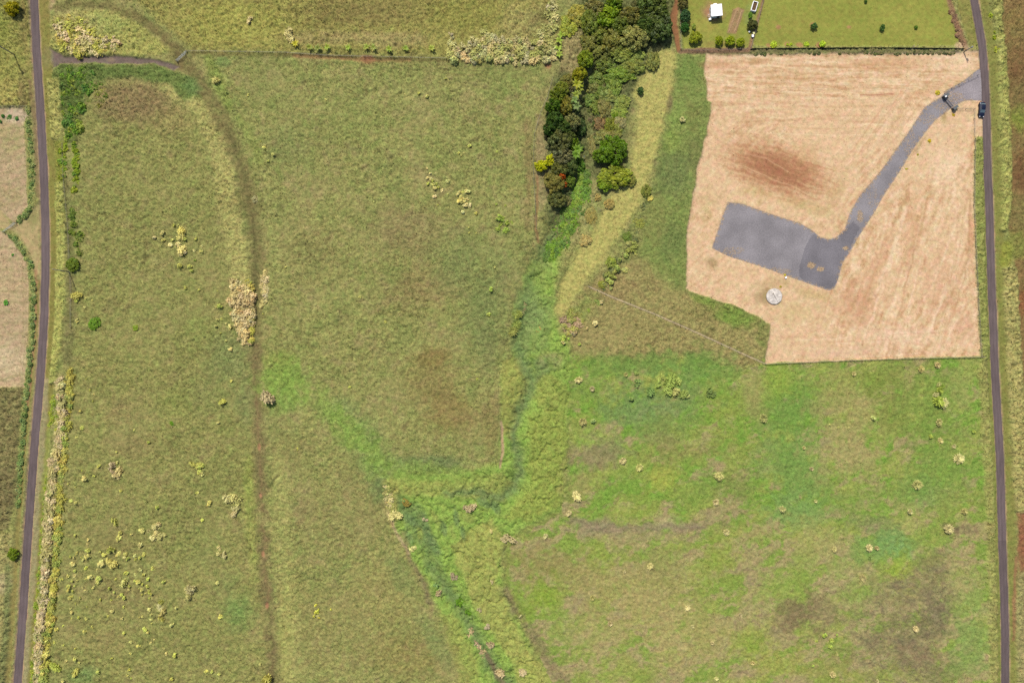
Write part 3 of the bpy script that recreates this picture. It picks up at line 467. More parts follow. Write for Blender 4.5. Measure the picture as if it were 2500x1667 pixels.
def leaf_mat(name, src, trans=.25, rough=.55):
    m = bpy.data.materials.new(name); nt, b = nodes(m); N = nt.nodes; L = nt.links; out = N['Material Output']
    at = N.new('ShaderNodeAttribute'); at.attribute_name = 'surface_colour'
    if src == 'attr': colr = at.outputs['Color']
    else:
        oi = N.new('ShaderNodeObjectInfo'); mx = N.new('ShaderNodeMix'); mx.data_type = 'RGBA'; mx.blend_type = 'MULTIPLY'; mx.inputs[0].default_value = 1
        L.new(oi.outputs['Color'], mx.inputs[6]); L.new(at.outputs['Color'], mx.inputs[7]); colr = mx.outputs[2]
    L.new(colr, b.inputs['Base Color']); b.inputs['Roughness'].default_value = rough; b.inputs['Specular IOR Level'].default_value = .2
    tr = N.new('ShaderNodeBsdfTranslucent'); L.new(colr, tr.inputs[0]); ms = N.new('ShaderNodeMixShader'); ms.inputs[0].default_value = trans
    L.new(b.outputs[0], ms.inputs[1]); L.new(tr.outputs[0], ms.inputs[2]); L.new(ms.outputs[0], out.inputs[0]); return m
M_BLADE = leaf_mat('grass_blade', 'attr', .25, .8); me.materials.append(M_BLADE)
tag(link(bpy.data.objects.new('meadow_grass', me)), 'loose grass blades standing all over the pastures', 'grass', kind='stuff')

# ------------------------------------------------------------------ plain procedural materials
def mat(name, rgb, rough=.7, spec=.3, metal=0, var=.12, scale=6, bump=.0, stretch=None, rgb2=None):
    m = bpy.data.materials.new(name); nt, b = nodes(m); N = nt.nodes; L = nt.links
    tc = N.new('ShaderNodeTexCoord'); mp = N.new('ShaderNodeMapping'); L.new(tc.outputs['Object'], mp.inputs[0])
    if stretch: mp.inputs['Scale'].default_value = stretch
    nz = N.new('ShaderNodeTexNoise'); nz.inputs['Scale'].default_value = scale; nz.inputs['Detail'].default_value = 5; nz.inputs['Roughness'].default_value = .65; L.new(mp.outputs[0], nz.inputs['Vector'])
    cr = N.new('ShaderNodeValToRGB'); a = [max(0, c*(1-var*2)) for c in rgb]; e = [min(1, c*(1+var*2)) for c in (rgb2 or rgb)]
    cr.color_ramp.elements[0].position = .3; cr.color_ramp.elements[1].position = .7; cr.color_ramp.elements[0].color = (*a, 1); cr.color_ramp.elements[1].color = (*e, 1)
    L.new(nz.outputs[0], cr.inputs[0]); L.new(cr.outputs[0], b.inputs['Base Color'])
    b.inputs['Roughness'].default_value = rough; b.inputs['Specular IOR Level'].default_value = spec; b.inputs['Metallic'].default_value = metal
    if bump:
        bp = N.new('ShaderNodeBump'); bp.inputs['Strength'].default_value = bump; bp.inputs['Distance'].default_value = .05; L.new(nz.outputs[0], bp.inputs['Height']); L.new(bp.outputs[0], b.inputs['Normal'])
    return m
M_ROAD = mat('worn_asphalt', C(117,102,102), .9, .2, 0, .10, 1.3, .3, (1.0, .12, 1)); M_ROADN = mat('fresh_asphalt', C(112,98,102), .9, .2, 0, .10, 1.3, .3, (1.0, .12, 1))
M_GRAV = mat('pale_gravel', C(143,138,140), .95, .2, 0, .13, .35, .5); M_GRAV2 = mat('dark_gravel', C(124,120,124), .95, .2, 0, .12, .5, .5); M_GRAVE = mat('loose_gravel', C(154,146,148), .95, .2, 0, .16, 1.4, .6)
for mm in (M_GRAV, M_GRAV2, M_GRAVE):
    nt = mm.node_tree; b_ = nt.nodes['Principled BSDF']; src = b_.inputs['Base Color'].links[0].from_socket; nz2 = nt.nodes.new('ShaderNodeTexNoise'); nz2.inputs['Scale'].default_value = .16; nz2.inputs['Detail'].default_value = 6; nt.links.new(nt.nodes['Mapping'].outputs[0], nz2.inputs['Vector']); mr_ = nt.nodes.new('ShaderNodeMapRange'); mr_.inputs[1].default_value = .35; mr_.inputs[2].default_value = .65; mr_.inputs[3].default_value = .84; mr_.inputs[4].default_value = 1.12; nt.links.new(nz2.outputs[0], mr_.inputs[0]); mx_ = nt.nodes.new('ShaderNodeMix'); mx_.data_type = 'RGBA'; mx_.blend_type = 'MULTIPLY'; mx_.inputs[0].default_value = 1; nt.links.new(src, mx_.inputs[6]); nt.links.new(mr_.outputs[0], mx_.inputs[7]); nt.links.new(mx_.outputs[2], b_.inputs['Base Color'])
    nt.nodes['Noise Texture'].inputs['Scale'].default_value = 3.0
M_WOOD = mat('grey_weathered_wood', C(190,176,150), .9, .1, 0, .15, 9, .2, (1,1,.2)); M_POLE = mat('pole_timber', C(150,146,136), .85, .15, 0, .15, 5, .2, (1,1,.15)); M_STEEL = mat('galvanised_steel', C(190,196,190), .45, .5, .3, .08, 8)
M_WIRE = mat('fence_wire', C(140,136,126), .6, .4, .5, .05, 5); M_BLACK = mat('black_mesh_cloth', C(38,40,44), .9, .1, 0, .2, 6, .2); M_DARK = mat('charcoal_paint', C(70,74,78), .6, .3, 0, .12, 6); M_SLATE = mat('slate_grey_slab', C(104,108,110), .7, .3, 0, .12, 5)
M_WHITE = mat('white_paint', C(250,250,250,k=1.3), .6, .3, 0, .03, 3); M_ROOF = mat('white_roof_sheet', C(252,252,254,k=1.45), .6, .2, 0, .01, 2); M_WALL = mat('pale_blue_white_board', C(206,218,222,k=1.1), .7, .2, 0, .05, 5); M_CONC = mat('weathered_concrete', C(214,205,194), .9, .15, 0, .2, 1.3, .3); M_STAIN = mat('lichen_stained_concrete', C(176,164,150), .9, .15, 0, .2, 5, .3)
M_SOIL = mat('garden_soil', C(112,88,64), 1, .05, 0, .2, 7, .5); M_TRUNK = mat('tree_bark', C(104,90,72), .95, .1, 0, .2, 7, .4); M_NAVY = mat('navy_car_paint', C(30,38,62), .25, .5, .2, .03, 3); M_GLASS = mat('car_window', C(110,130,136), .08, .6, 0, .03, 3); M_RUB = mat('tyre_rubber', C(34,34,36), .9, .2, 0, .1, 8); M_RIM = mat('alloy_rim', C(170,172,176), .35, .5, .8, .05, 5); M_LAMP = mat('lamp_glass', C(236,238,240), .15, .6, 0, .02, 3); M_RED = mat('red_lamp_glass', C(150,24,22), .2, .5, 0, .03, 3); M_YELP = mat('yellow_plastic', C(224,220,150), .6, .3, 0, .05, 4); M_BLUE = mat('window_glass', C(70,84,104), .1, .6, 0, .05, 3); M_CRACK = mat('dark_joint', C(110,98,88), 1, .05, 0, .1, 6)
def road_mat(name):
    m = mat(name, C(106,93,92), .9, .2, 0, .10, 1.3, .3, (1.0, .12, 1)); nt = m.node_tree; b = nt.nodes['Principled BSDF']; src = b.inputs['Base Color'].links[0].from_socket
    at = nt.nodes.new('ShaderNodeAttribute'); at.attribute_name = 'surface_colour'; mx = nt.nodes.new('ShaderNodeMix'); mx.data_type = 'RGBA'; mx.blend_type = 'MULTIPLY'; mx.inputs[0].default_value = 1
    nt.links.new(src, mx.inputs[6]); nt.links.new(at.outputs['Color'], mx.inputs[7]); nt.links.new(mx.outputs[2], b.inputs['Base Color']); return m
M_ROAD = road_mat('worn_asphalt')
def ribbon(name, pts, w, z, m, jit=.12, seed=1, tone=1.0):
    r = random.Random(seed); P2 = []
    for i in range(len(pts)-1):
        a, b = Vector(pts[i]), Vector(pts[i+1]); k = max(1, int((b-a).length/4))
        p0 = Vector(pts[max(i-1, 0)]); p3 = Vector(pts[min(i+2, len(pts)-1)])
        for t in range(k):
            s_ = t/k; P2.append(0.5*((2*a)+(b-p0)*s_+(2*p0-5*a+4*b-p3)*s_*s_+(3*a-p0-3*b+p3)*s_**3))
    P2.append(Vector(pts[-1])); V_ = []; F = []; T_ = []; n = len(P2); e0 = e1 = w/2; cs = [-1, -.999, -.72, -.45, -.15, .15, .45, .72, .999, 1]; wear = [.95, .95, .98, 1.10, .97, .95, 1.09, .98, .95, .95]; ph = r.random()*9; patch = 1.0
    for i, p in enumerate(P2):
        t = (P2[min(i+1, n-1)]-P2[max(i-1, 0)]).normalized(); c = Wp(p.x, p.y); wd = Vector((-t.y, -t.x, 0))
        e0 += (w/2-e0)*.3+r.gauss(0, jit); e1 += (w/2-e1)*.3+r.gauss(0, jit)
        if r.random() < .03: patch = r.choice([1.0, 1.0, .93, 1.05])
        lo = 1+.04*math.sin(i*.11+ph)+.03*math.sin(i*.37+ph*2)
        for q_, wv_ in zip(cs, wear):
            edge_ = abs(q_) == 1; d = wd*((e1 if q_ > 0 else e0)*q_); V_.append(tuple(c+d+Vector((0, 0, -.05 if edge_ else z+.03*(1-q_*q_))))); g = tone*lo*patch*wv_*r.uniform(.96, 1.04); T_.append((g, g*.995, g*.99))
    nc = len(cs)
    for i in range(n-1):
        for k in range(nc-1): o = i*nc+k; F.append((o, o+1, o+nc+1, o+nc))
    return link(bpy.data.objects.new(name, soup(name, V_, F, T_, m)))
def soup(name, verts, faces, tint, m):
    me = bpy.data.meshes.new(name); me.from_pydata(verts, [], faces); a = me.attributes.new('surface_colour', 'FLOAT_COLOR', 'POINT')
    arr = np.ones((len(verts), 4), np.float32); arr[:, :3] = np.asarray(tint, np.float32); a.data.foreach_set('color', arr.ravel()); me.materials.append(m); me.update(); return me
o = ribbon('road', ROAD_L, 2.45, .05, M_ROAD, .04, 2); tag(o, 'narrow grey asphalt road running down the left side', 'road', kind='structure')
cut = [p for p in ROAD_R if p[1] <= 1300]+[(2446.6,1319)]; o = ribbon('road', cut, 2.28, .05, M_ROAD, .04, 3); tag(o, 'narrow grey asphalt road running down the right side', 'road', kind='structure')
o = ribbon('road', [(2446.6,1319)]+[p for p in ROAD_R if p[1] > 1319], 2.3, .056, M_ROAD, .04, 4, .9); tag(o, 'darker resurfaced stretch of the right road at the bottom', 'road', kind='structure')
def slab(name, pts, z, m, jit=.12, step=3.0, seed=5, thick=.06):
    r = random.Random(seed); P2 = []
    for i in range(len(pts)):
        a, b = Vector(pts[i]), Vector(pts[(i+1) % len(pts)]); k = max(1, int((b-a).length/step))
        for t in range(k):
            p = a+(b-a)*(t/k); P2.append(Wp(p.x, p.y)+Vector((r.gauss(0, jit), r.gauss(0, jit), z)))
    mb = MB(); n = len(P2); mb.v = [tuple(p) for p in P2]+[(p.x, p.y, z-thick) for p in P2]
    mb.f = [tuple(reversed(range(n)))]+[(i, (i+1) % n, n+(i+1) % n, n+i) for i in range(n)]
    return mb.obj(name, m)
tag(slab('gravel_drive', PAD, .030, M_GRAV, .15, 3.5), 'grey gravel building pad with its curving drive', 'drive', kind='structure')
tag(slab('gravel_patch', [(1984,571),(2003,582),(2022,587),(2042,583),(2064,562),(2082,540),(2100,556),(2086,582),(2073,614),(2054,641),(2044,683),(2034,703),(2022,706),(1957,685),(1950,664),(1952,650),(1962,610)], .036, M_GRAV2, .12, seed=6), 'darker gravel at the drive end of the pad', 'gravel', kind='structure')
tag(slab('gravel_apron', [(2316,224),(2353,202),(2385,176),(2395,170),(2398,245),(2358,243),(2331,254)], .035, M_GRAVE, .12, seed=7), 'loose pale gravel apron where the drive meets the road', 'gravel', kind='structure')

# ------------------------------------------------------------------ vegetation prototypes (meshes shared by all copies)
M_LEAF = leaf_mat('leaf', 'obj', .28, .5); M_GRASS = leaf_mat('tussock_blade', 'obj', .3, .7)
def crown(seed, lobes, per, leaf, flat=.75, spread=.72, lrr=(.24, .40), upb=.35):
    r = np.random.RandomState(seed); V_ = []; F = []; T = []
    for k in range(lobes):
        a = r.rand()*2*np.pi; rad = math.sqrt(r.rand())*spread; cz = flat*math.sqrt(max(0, 1-(rad/1.0)**2))*r.uniform(.35, .95); lr = r.uniform(*lrr)*(1 if rad < .5 else .85)
        c = np.array([rad*math.cos(a), rad*math.sin(a), cz-.15]); lt = r.uniform(.78, 1.2); hue = r.uniform(-.08, .1)
        for j in range(per):
            d = r.randn(3); d /= np.linalg.norm(d)
            if d[2] < -.35: d[2] *= -1
            p = c+d*lr*r.uniform(.72, 1.08); nrm = d+r.randn(3)*.55; nrm[2] += upb; nrm /= np.linalg.norm(nrm)
            t = np.cross(nrm, r.randn(3)); t /= np.linalg.norm(t); b = np.cross(nrm, t); s_ = leaf*r.uniform(.65, 1.35); n0 = len(V_)
            V_ += [tuple(p-t*s_), tuple(p+b*s_*.6+nrm*s_*.12), tuple(p+t*s_), tuple(p-b*s_*.6+nrm*s_*.12)]; F.append((n0, n0+1, n0+2, n0+3))
            g = lt*r.uniform(.7, 1.35); T += [(g*(1+hue), g, g*(1-hue))]*4
    return soup('crown', V_, F, T, M_LEAF)
CROWNS = [crown(100+i, 74, 46, .085, .85, .86, (.13, .27)) for i in range(6)]
SHRUBS = [crown(200+i, 20, 36, .14, .7, .76, (.2, .36), .8) for i in range(5)]
PUFF = [crown(250+i, 9, 40, .17, .62, .6, (.26, .42), 1.3) for i in range(5)]
SPIKY = [crown(300+i, 20, 40, .12, .55, .8) for i in range(3)]
def tuss(seed, nb, up, wid, centres, lenr=(.7, 1.1)):
    r = np.random.RandomState(seed); V_ = []; F = []; T = []
    cs = [(r.randn()*.33, r.randn()*.33, r.uniform(.8, 1.15), r.uniform(.85, 1.15)) for _ in range(centres)]
    for k in range(nb):
        cx, cy, sz, tt = cs[k % centres]; a = r.rand()*2*np.pi; L_ = r.uniform(*lenr)*sz*(1.0 if centres == 1 else .62); e = min(1.5, up+r.uniform(-.45, .5)); ca, sa = math.cos(a), math.sin(a)
        w = wid*r.uniform(.6, 1.4); b = np.array([cx+ca*.06, cy+sa*.06, -.05]); px = np.array([-sa, ca, 0])*w
        m = b+np.array([ca*math.cos(e), sa*math.cos(e), math.sin(e)])*L_*.6; e2 = e-r.uniform(.2, .9); tip = m+np.array([ca*math.cos(e2), sa*math.cos(e2), math.sin(e2)])*L_*.5
        n0 = len(V_); V_ += [tuple(b-px*.7), tuple(b+px*.7), tuple(m+px), tuple(m-px), tuple(tip)]; F += [(n0, n0+1, n0+2, n0+3), (n0+3, n0+2, n0+4)]
        g = tt*r.uniform(.82, 1.2); T += [(g, g, g*.9)]*2+[(g, g, g)]*2+[(g*1.12, g*1.08, g*1.05)]
    for k in range(nb//4):
        cx, cy, sz, tt = cs[k % centres]; a = r.rand()*6.283; q = r.rand()*.34*sz; p = np.array([cx+q*math.cos(a), cy+q*math.sin(a), sz*r.uniform(.3, .62)]); L_ = .22*r.uniform(.7, 1.3); t = np.array([math.cos(a+r.randn()*.5), math.sin(a+r.randn()*.5), r.uniform(-.2, .4)]); b = np.array([-t[1], t[0], 0])*.35
        n0 = len(V_); V_ += [tuple(p-t*L_), tuple(p+b*L_), tuple(p+t*L_), tuple(p-b*L_)]; F.append((n0, n0+1, n0+2, n0+3)); g = tt*r.uniform(.85, 1.2); T += [(g, g, g*.95)]*4
    return soup('tussock', V_, F, T, M_GRASS)
TUSS = [tuss(400+i, 190, .9, .085, 1) for i in range(5)]
CLUMP = [tuss(420+i, 320, .9, .10, 7+i % 3) for i in range(5)]
CANE = PUFF+CLUMP+CLUMP
def inst(name, me, loc, scl, rz, color, parent=None):
    o = bpy.data.objects.new(name, me); link(o, parent); o.location = loc; o.scale = scl; o.rotation_euler = (0, 0, rz); o.color = (*color, 1); return o
def jitc(rgb, amt=.10, k=1.0):
    f = 1+R_.uniform(-amt, amt); return tuple(min(.95, c*f*(1+R_.uniform(-amt*.5, amt*.5))) for c in C(*rgb, k=k))
ORD = 'first second third fourth fifth sixth seventh eighth ninth tenth eleventh twelfth thirteenth fourteenth fifteenth sixteenth seventeenth eighteenth nineteenth twentieth'.split()
def ordn(i): return ORD[i] if i < 20 else 'twenty-'+ORD[i-20]
# ---- trees: trunk with limbs + crown
def trunk_mesh(seed):
    r = random.Random(seed); mb = MB(); top = Vector((r.uniform(-.1, .1), r.uniform(-.1, .1), 1.0)); mid = Vector((r.uniform(-.06, .06), r.uniform(-.06, .06), .5))
    mb.tube([(0,0,-.05), mid, top], [.085, .062, .04], 7)
    for k in range(5):
        a = k*1.26+r.uniform(-.3, .3); h = r.uniform(.5, .95); p = mid.lerp(top, (h-.5)*2); e = p+Vector((math.cos(a)*r.uniform(.35, .6), math.sin(a)*r.uniform(.35, .6), r.uniform(.2, .45)))
        mb.tube([p, p.lerp(e, .5)+Vector((0,0,.06)), e], [.035, .025, .01], 5)
    return mb.mesh('trunk', M_TRUNK, True)
TRUNKS = [trunk_mesh(500+i) for i in range(3)]
def olive(c): return (c[0]*1.03, c[1]*1.03, c[2]*.78)
def tree(u, v, ru, rv, h, rgb, label, group='trees and bushes along the gully', name='tree', k=1.65, flat=None, var=0):
    ru *= 1.12; rv *= 1.12
    zc = h*.62; g = zat(u, v, BASE); loc = Wp(u, v, zc*.9+g); loc.z = g-.05
    e = empty(name, loc, 0, label, 'tree' if h > 2.6 else 'bush', group); idx = int(u*7+v*3)
    rm = max(ru, rv)*S; t = bpy.data.objects.new('trunk', TRUNKS[idx % 3]); link(t, e); t.scale = (rm*.9, rm*.9, h*.55); t.rotation_euler = (0, 0, idx)
    me = CROWNS[idx % 5] if max(ru, rv) > 10 else SHRUBS[idx % 5]
    inst('crown', me, (0, 0, h*.36), (ru*S*1.0, rv*S*1.0, h*.62), (idx % 4)*math.pi/2 if abs(ru-rv) > 3 else idx*.7, jitc(olive(rgb), .06, k), e)
    return e
OL = (112,112,62); GY = (118,118,84); DK = (62,82,40); BR = (104,130,24); LT = (126,140,72)
T = tree
T(1483,42,30,34,6.5,(112,132,30),'vivid lime-green tree in the middle of the upper grove')
T(1500,6,20,18,6,(100,124,34),'bright green treetop cut by the top edge, above the lime tree')
T(1608,64,33,38,6,(66,82,44),'large dark green tree beside the brown dirt track')
T(1592,18,36,32,6.5,(74,88,42),'dark green tree at the top edge left of the brown track')
T(1552,90,33,30,5.5,(124,126,84),'grey-green leafy tree with brown branches showing below the dark trees')
T(1543,38,22,26,5.5,(112,108,62),'brown-tinged tree between the lime tree and dark trees')
T(1498,100,30,30,5,(116,116,62),'olive tree with yellow leaves just under the lime tree')
T(1452,22,24,24,4.5,(112,110,72),'dull olive bush at the top edge left of the lime tree')
T(1440,56,20,30,4.5,(96,108,48),'dark olive tree at the left edge of the upper grove')
T(1412,38,26,24,2.6,(132,128,66),'low yellowish bush west of the upper grove')
T(1388,62,22,26,1.8,(136,142,58),'low lime bush beside the banana plants near the field corner')
T(1430,146,19,21,4.5,(106,120,32),'round olive-green tree with reddish shade at its foot')
T(1470,128,30,24,4.2,(106,114,66),'mixed olive tree right of the round olive-green tree')
T(1482,158,26,20,3.8,(98,110,60),'dark leafy tree over the gully bend')
T(1538,136,34,22,2.6,(132,144,86),'pale green vine-covered bush on the open right bank')
T(1594,148,16,22,2.2,(120,122,74),'isolated bushy strip reaching up the right bank grass')
T(1548,164,28,18,2.6,(118,126,70),'olive bush with a few white blossoms on the right bank')
T(1512,184,36,20,3,(108,128,56),'wide green bush hanging over the gully bend')
T(1462,192,26,18,2.8,(112,130,72),'blue-green bush in the bottom of the gully')
T(1450,212,18,18,2.4,(120,124,84),'greyish bush beside the banana grove')
T(1486,232,24,16,2.2,(118,128,80),'light grey-green bush on the right gully bank')
T(1444,245,16,22,2,(106,124,70),'green bush hugging the dark channel')
T(1475,262,24,16,2.2,(120,118,80),'brown-grey bush mid right bank')
T(1512,276,20,16,1.6,(126,140,72),'soft green bush at the edge of the yellow grass')
T(1503,281,9,8,1.8,(110,140,36),'small bright green bush on the right gully bank')
T(1490,304,14,18,2.2,(112,116,44),'mustard-green bush above the big round tree')
T(1466,300,16,16,1.8,(124,104,84),'half-dead brown bush with bare grey branches')
T(1512,300,16,18,1.8,(132,130,108),'pale grey bush above the big round tree')
T(1492,330,24,14,2,(122,122,80),'grey-olive bush touching the top of the big round tree')
T(1448,350,12,26,1.4,(122,118,86),'thin grey scrub strip beside the water glint')
T(1498,366,32,34,6,(82,112,20),'big round glossy green tree standing alone by the yellow bank')
T(1466,380,16,18,4.5,(92,118,32),'green tree leaning on the big round tree')
T(1416,182,18,16,5,(136,138,36),'yellow-green palm-like tree above the banana grove')
T(1386,196,18,14,2.6,(112,110,62),'dull bush left of the banana grove')
T(1362,232,20,18,5,(96,110,34),'olive-green tree at the head of the left tree row')
T(1350,258,18,17,5.5,(76,104,32),'deep green tree second down the left tree row')
T(1382,258,16,22,4.6,(116,112,52),'russet-leaved tree between left row and bananas')
T(1356,292,20,18,6,(62,86,38),'very dark green tree in the left tree row')
T(1343,314,16,16,5.5,(60,86,36),'dark green tree at the outer edge of the left row')
T(1396,300,20,20,5.5,(112,116,84),'open grey-leaved tree with bare branches in the left row')
T(1366,342,26,26,6,(84,90,58),'broad dark grey-green tree in the lower left row')
T(1372,378,24,20,5,(104,104,86),'greyish tree with bare twigs low in the left row')
T(1400,350,13,16,4.5,(92,116,32),'bright narrow tree right of the broad grey-green tree')
T(1392,404,18,20,4.5,(78,92,54),'dark tree below the greyish tree at the channel')
T(1414,402,14,16,2.4,(84,116,48),'deep green bush beside the channel under the row')
T(1322,404,16,13,3.6,(174,176,30),'brilliant yellow bush at the field edge')
T(1344,390,11,14,3.6,(170,172,34),'brilliant yellow upright bush beside the larger yellow one')
T(1352,444,24,24,4.2,(112,106,60),'olive tree sprinkled with orange-red flowers')
T(1372,432,9,8,4.6,(190,104,50),'orange-red flowering crown above the olive tree'); T(1378,450,7,7,4.6,(196,108,56),'orange-red flower cluster at the right of the olive tree')
T(1390,440,15,15,3.4,(100,120,52),'green bush right of the flowering tree')
T(1360,484,22,20,3.6,(92,96,58),'dark grey-green tree at the lower end of the row')
T(1384,492,14,14,2.4,(122,118,92),'grey twiggy bush at the lower end of the row')
T(1502,430,38,26,4,(124,136,46),'wide yellow-green bush south of the big round tree')
T(1478,446,20,18,3.4,(112,134,40),'green bush attached to the left of the wide yellow-green bush')
T(1540,440,14,14,2.2,(126,126,74),'olive bush at the right end of the wide bush')
T(1578,466,12,15,2,(118,124,68),'small dark bush where yellow bank meets green slope')
T(1588,484,8,7,1.2,(184,176,116),'small cream bush below the dark bush on the slope')
T(1488,498,13,12,1.6,(160,144,104),'tan dry bush in the yellow bank grass')
T(1460,482,9,8,1.5,(164,148,108),'smaller tan dry bush left of the other tan bush')
T(1443,528,22,14,1.2,(134,126,84),'flat olive-brown scrub on the left of the yellow bank')
T(1430,587,14,15,1.6,(168,150,118),'round tan dead bush in the lower yellow bank')
T(1564,221,8,9,2.2,(70,100,62),'single small blue-green bush in the yellow bank grass')
T(1560,545,14,14,1.0,(134,136,80),'pale green shrub patch at the upper end of the bank clumps'); T(1532,579,12,11,1.4,(106,124,64),'round green shrub heading the bank clumps'); T(1491,640,13,13,1.3,(128,140,70),'soft green shrub midway along the bank clumps'); T(1470,694,10,9,1.2,(134,136,70),'shrub at the lower end of the bank clumps')
T(1520,60,24,24,5,(92,104,44),'dark olive tree squeezed between the lime tree and the grey-green tree')
T(1576,60,22,22,5.5,(72,90,42),'dark green tree joining the two big dark trees')
T(1520,128,26,18,3.4,(116,126,66),'olive-green bush below the grey-green leafy tree')
T(1500,205,30,18,2.6,(112,126,64),'green bush under the wide bush at the gully bend')
T(1472,226,18,16,2.4,(104,120,60),'leafy green bush at the centre of the right bank')
T(1520,250,20,16,1.8,(128,138,78),'pale green bush fringing the yellow bank, upper part')
T(1458,262,16,16,2.2,(110,122,62),'green bush above the half-dead brown bush')
T(1505,318,18,14,1.8,(116,124,66),'low olive bush just above the big round tree')
T(1470,336,20,18,2,(118,120,78),'grey-green scrub left of the big round tree')
T(1376,310,18,18,5.6,(70,90,44),'dark tree between the very dark and the grey-leaved trees')
T(1388,336,18,18,5,(84,96,52),'dark olive tree right of the broad grey-green tree, upper')
T(1372,218,18,16,4,(104,114,46),'olive bush-tree between the left row head and bananas')
T(1416,312,16,22,3.4,(62,78,44),'very dark tree at the edge of the channel')
T(1366,412,20,18,4.4,(92,98,56),'grey-olive tree above the flowering tree')
T(1438,100,20,24,3.2,(112,112,64),'olive scrub tree on the left flank of the grove')
T(1462,84,22,22,4.6,(106,112,54),'olive tree left under the lime tree')
# garden shrubs and others
G2 = 'rounded garden trees on the mown lot'
T(1756,99,9.5,11,2.6,(132,146,26),'leftmost of three round citrus trees in a row on the lawn',G2); T(1783,99,11.5,11,2.6,(132,146,26),'middle of three round citrus trees in a row on the lawn',G2); T(1808,103,10,10.5,2.5,(136,148,30),'rightmost of three round citrus trees in a row on the lawn',G2)
T(1699,91,14,15,2.8,(132,140,40),'largest round citrus tree, left on the lawn below the white shed',G2); T(1694,64,5,8,1.6,(128,140,70),'thin sapling just above the largest citrus tree',G2)
T(1674,39,13,14,3,(54,82,56),'dark blue-green tree by the lawn corner fence',G2); T(1673,67,10,11,2.6,(56,98,44),'deep green tree below the dark blue-green one',G2); T(1668,6,14,12,3,(96,92,60),'brown-green tree at the top edge by the track',G2)
T(1839,60,11,13,2.6,(74,80,46),'dark shrub beside the white hive boxes',G2); T(1988,64,8,8,1.8,(62,92,48),'largest small tree on the right lawn, dark green',G2); T(2155,67,6.5,8,1.6,(54,86,34),'middle small dark tree on the right lawn',G2); T(2237,67,4.5,4.5,1,(84,110,40),'smallest right-hand sapling on the right lawn',G2); T(2114,4,4,4,1,(72,98,40),'tiny sapling at the top edge of the right lawn',G2)
T(1832,37,8,5,1.2,(84,118,32),'green bush at the foot of the white raised bed',G2)
for i, (u, v, r) in enumerate([(1890,109,8),(1923,109,3),(1931,109,4),(1969,108,6),(2008,107,7)]): T(u,v,r,r*1.1,.9+r*.06,(166,186,62),'lime seedling along the black fence, %s from the left' % ORD[i],'lime seedlings along the black fence')
T(28,20,17,16,4.5,(150,142,22),'mustard-yellow tree by the left road, top corner','roadside trees'); T(30,1353,15,12,2.6,(104,124,34),'single dark green bush on the left road verge, near the bottom','roadside trees'); T(176,646,17,15,2.4,(98,118,38),'dark green bush under the leaning pole','roadside trees'); T(230,790,14,16,1.6,(96,128,42),'green bush alone near the left fence line','roadside trees')
T(330,800,8,7,1,(120,144,50),'small green bush in the left pasture near the tan cane','roadside trees'); T(420,1034,5,7,1.1,(92,128,32),'tiny dark green bush in the left pasture','roadside trees')
T(1125,1468,14,12,1.4,(92,130,40),'upper of two deep green bushes in the lower gully'); T(1146,1490,12,11,1.3,(94,130,44),'lower of two deep green bushes in the lower gully')
T(993,1224,11,12,1.3,(134,120,72),'brown dry bush by the cream hedge end'); T(1318,806,11,9,1.1,(170,142,106),'tan dead bush on the lush valley floor'); T(624,487,9,9,1,(150,146,130),'grey dead bush on the lane bank')
T(2420+18,22,7,7,1.2,(112,146,58),'dark green bush heading the yellow bushes by the right road','roadside trees'); T(2445,101,5,5,1,(84,128,40),'small deep green bush among the yellow bushes by the right road','roadside trees')

# ---- hedges, thickets and cane rows: one thing each, its clumps are its parts
def scatter_line(pts, w, step, seed):
    r = random.Random(seed); out = []
    for i in range(len(pts)-1):
        a, b = Vector(pts[i]), Vector(pts[i+1]); L_ = (b-a).length; n_ = max(1, int(L_/step)); t = (b-a)/L_; nn = Vector((-t.y, t.x))
        for k in range(n_): p = a+t*(k+r.random())*L_/n_+nn*r.uniform(-.5, .5)*w; out.append((p.x, p.y))
    return out
def scatter_poly(pts, n_, seed):
    r = random.Random(seed); a = [p[0] for p in pts]; b = [p[1] for p in pts]; out = []; g = 0
    while len(out) < n_ and g < 20000:
        g += 1; u, v = r.uniform(min(a), max(a)), r.uniform(min(b), max(b))
        if not inside(np.array([u]), np.array([v]), pts)[0]: continue
        if any((u-p[0])**2+(v-p[1])**2 < (0.55*math.sqrt((max(a)-min(a))*(max(b)-min(b))/n_))**2 for p in out): continue
        out.append((u, v))
    return out
def thicket(name, cat, label, spots, protos, part, r, hgt, cols, k=1.0, rv=.3, group=None):
    k *= 1.5 if protos is CANE or protos is CLUMP else 1.5; r *= 1.12; hgt *= 1.15
    u0, v0 = spots[0]; z0 = zat(u0, v0, BASE); e = empty(name, Wp(u0, v0)+Vector((0, 0, z0)), 0, label, cat, group)
    for (u, v) in spots:
        f = R_.uniform(1-rv, 1+rv); p = Wp(u, v, hgt*.5); p.z = zat(u, v, BASE)-.02
        inst(part, R_.choice(protos), p-e.location, (r*S*f, r*S*f, hgt*f*R_.uniform(.85, 1.15)), R_.uniform(0, 6.3), jitc(R_.choice(cols), .10, k), e)
    return e
CR = [(206,190,140),(196,184,122),(212,196,150)]; YL = [(190,184,88),(182,178,82),(200,188,98)]; LM = [(150,166,58),(162,172,66),(140,160,60)]; TN = [(202,184,130),(192,174,120),(208,192,144),(184,168,116)]; GT = [(190,184,126),(176,174,104),(184,174,130),(168,168,96)]
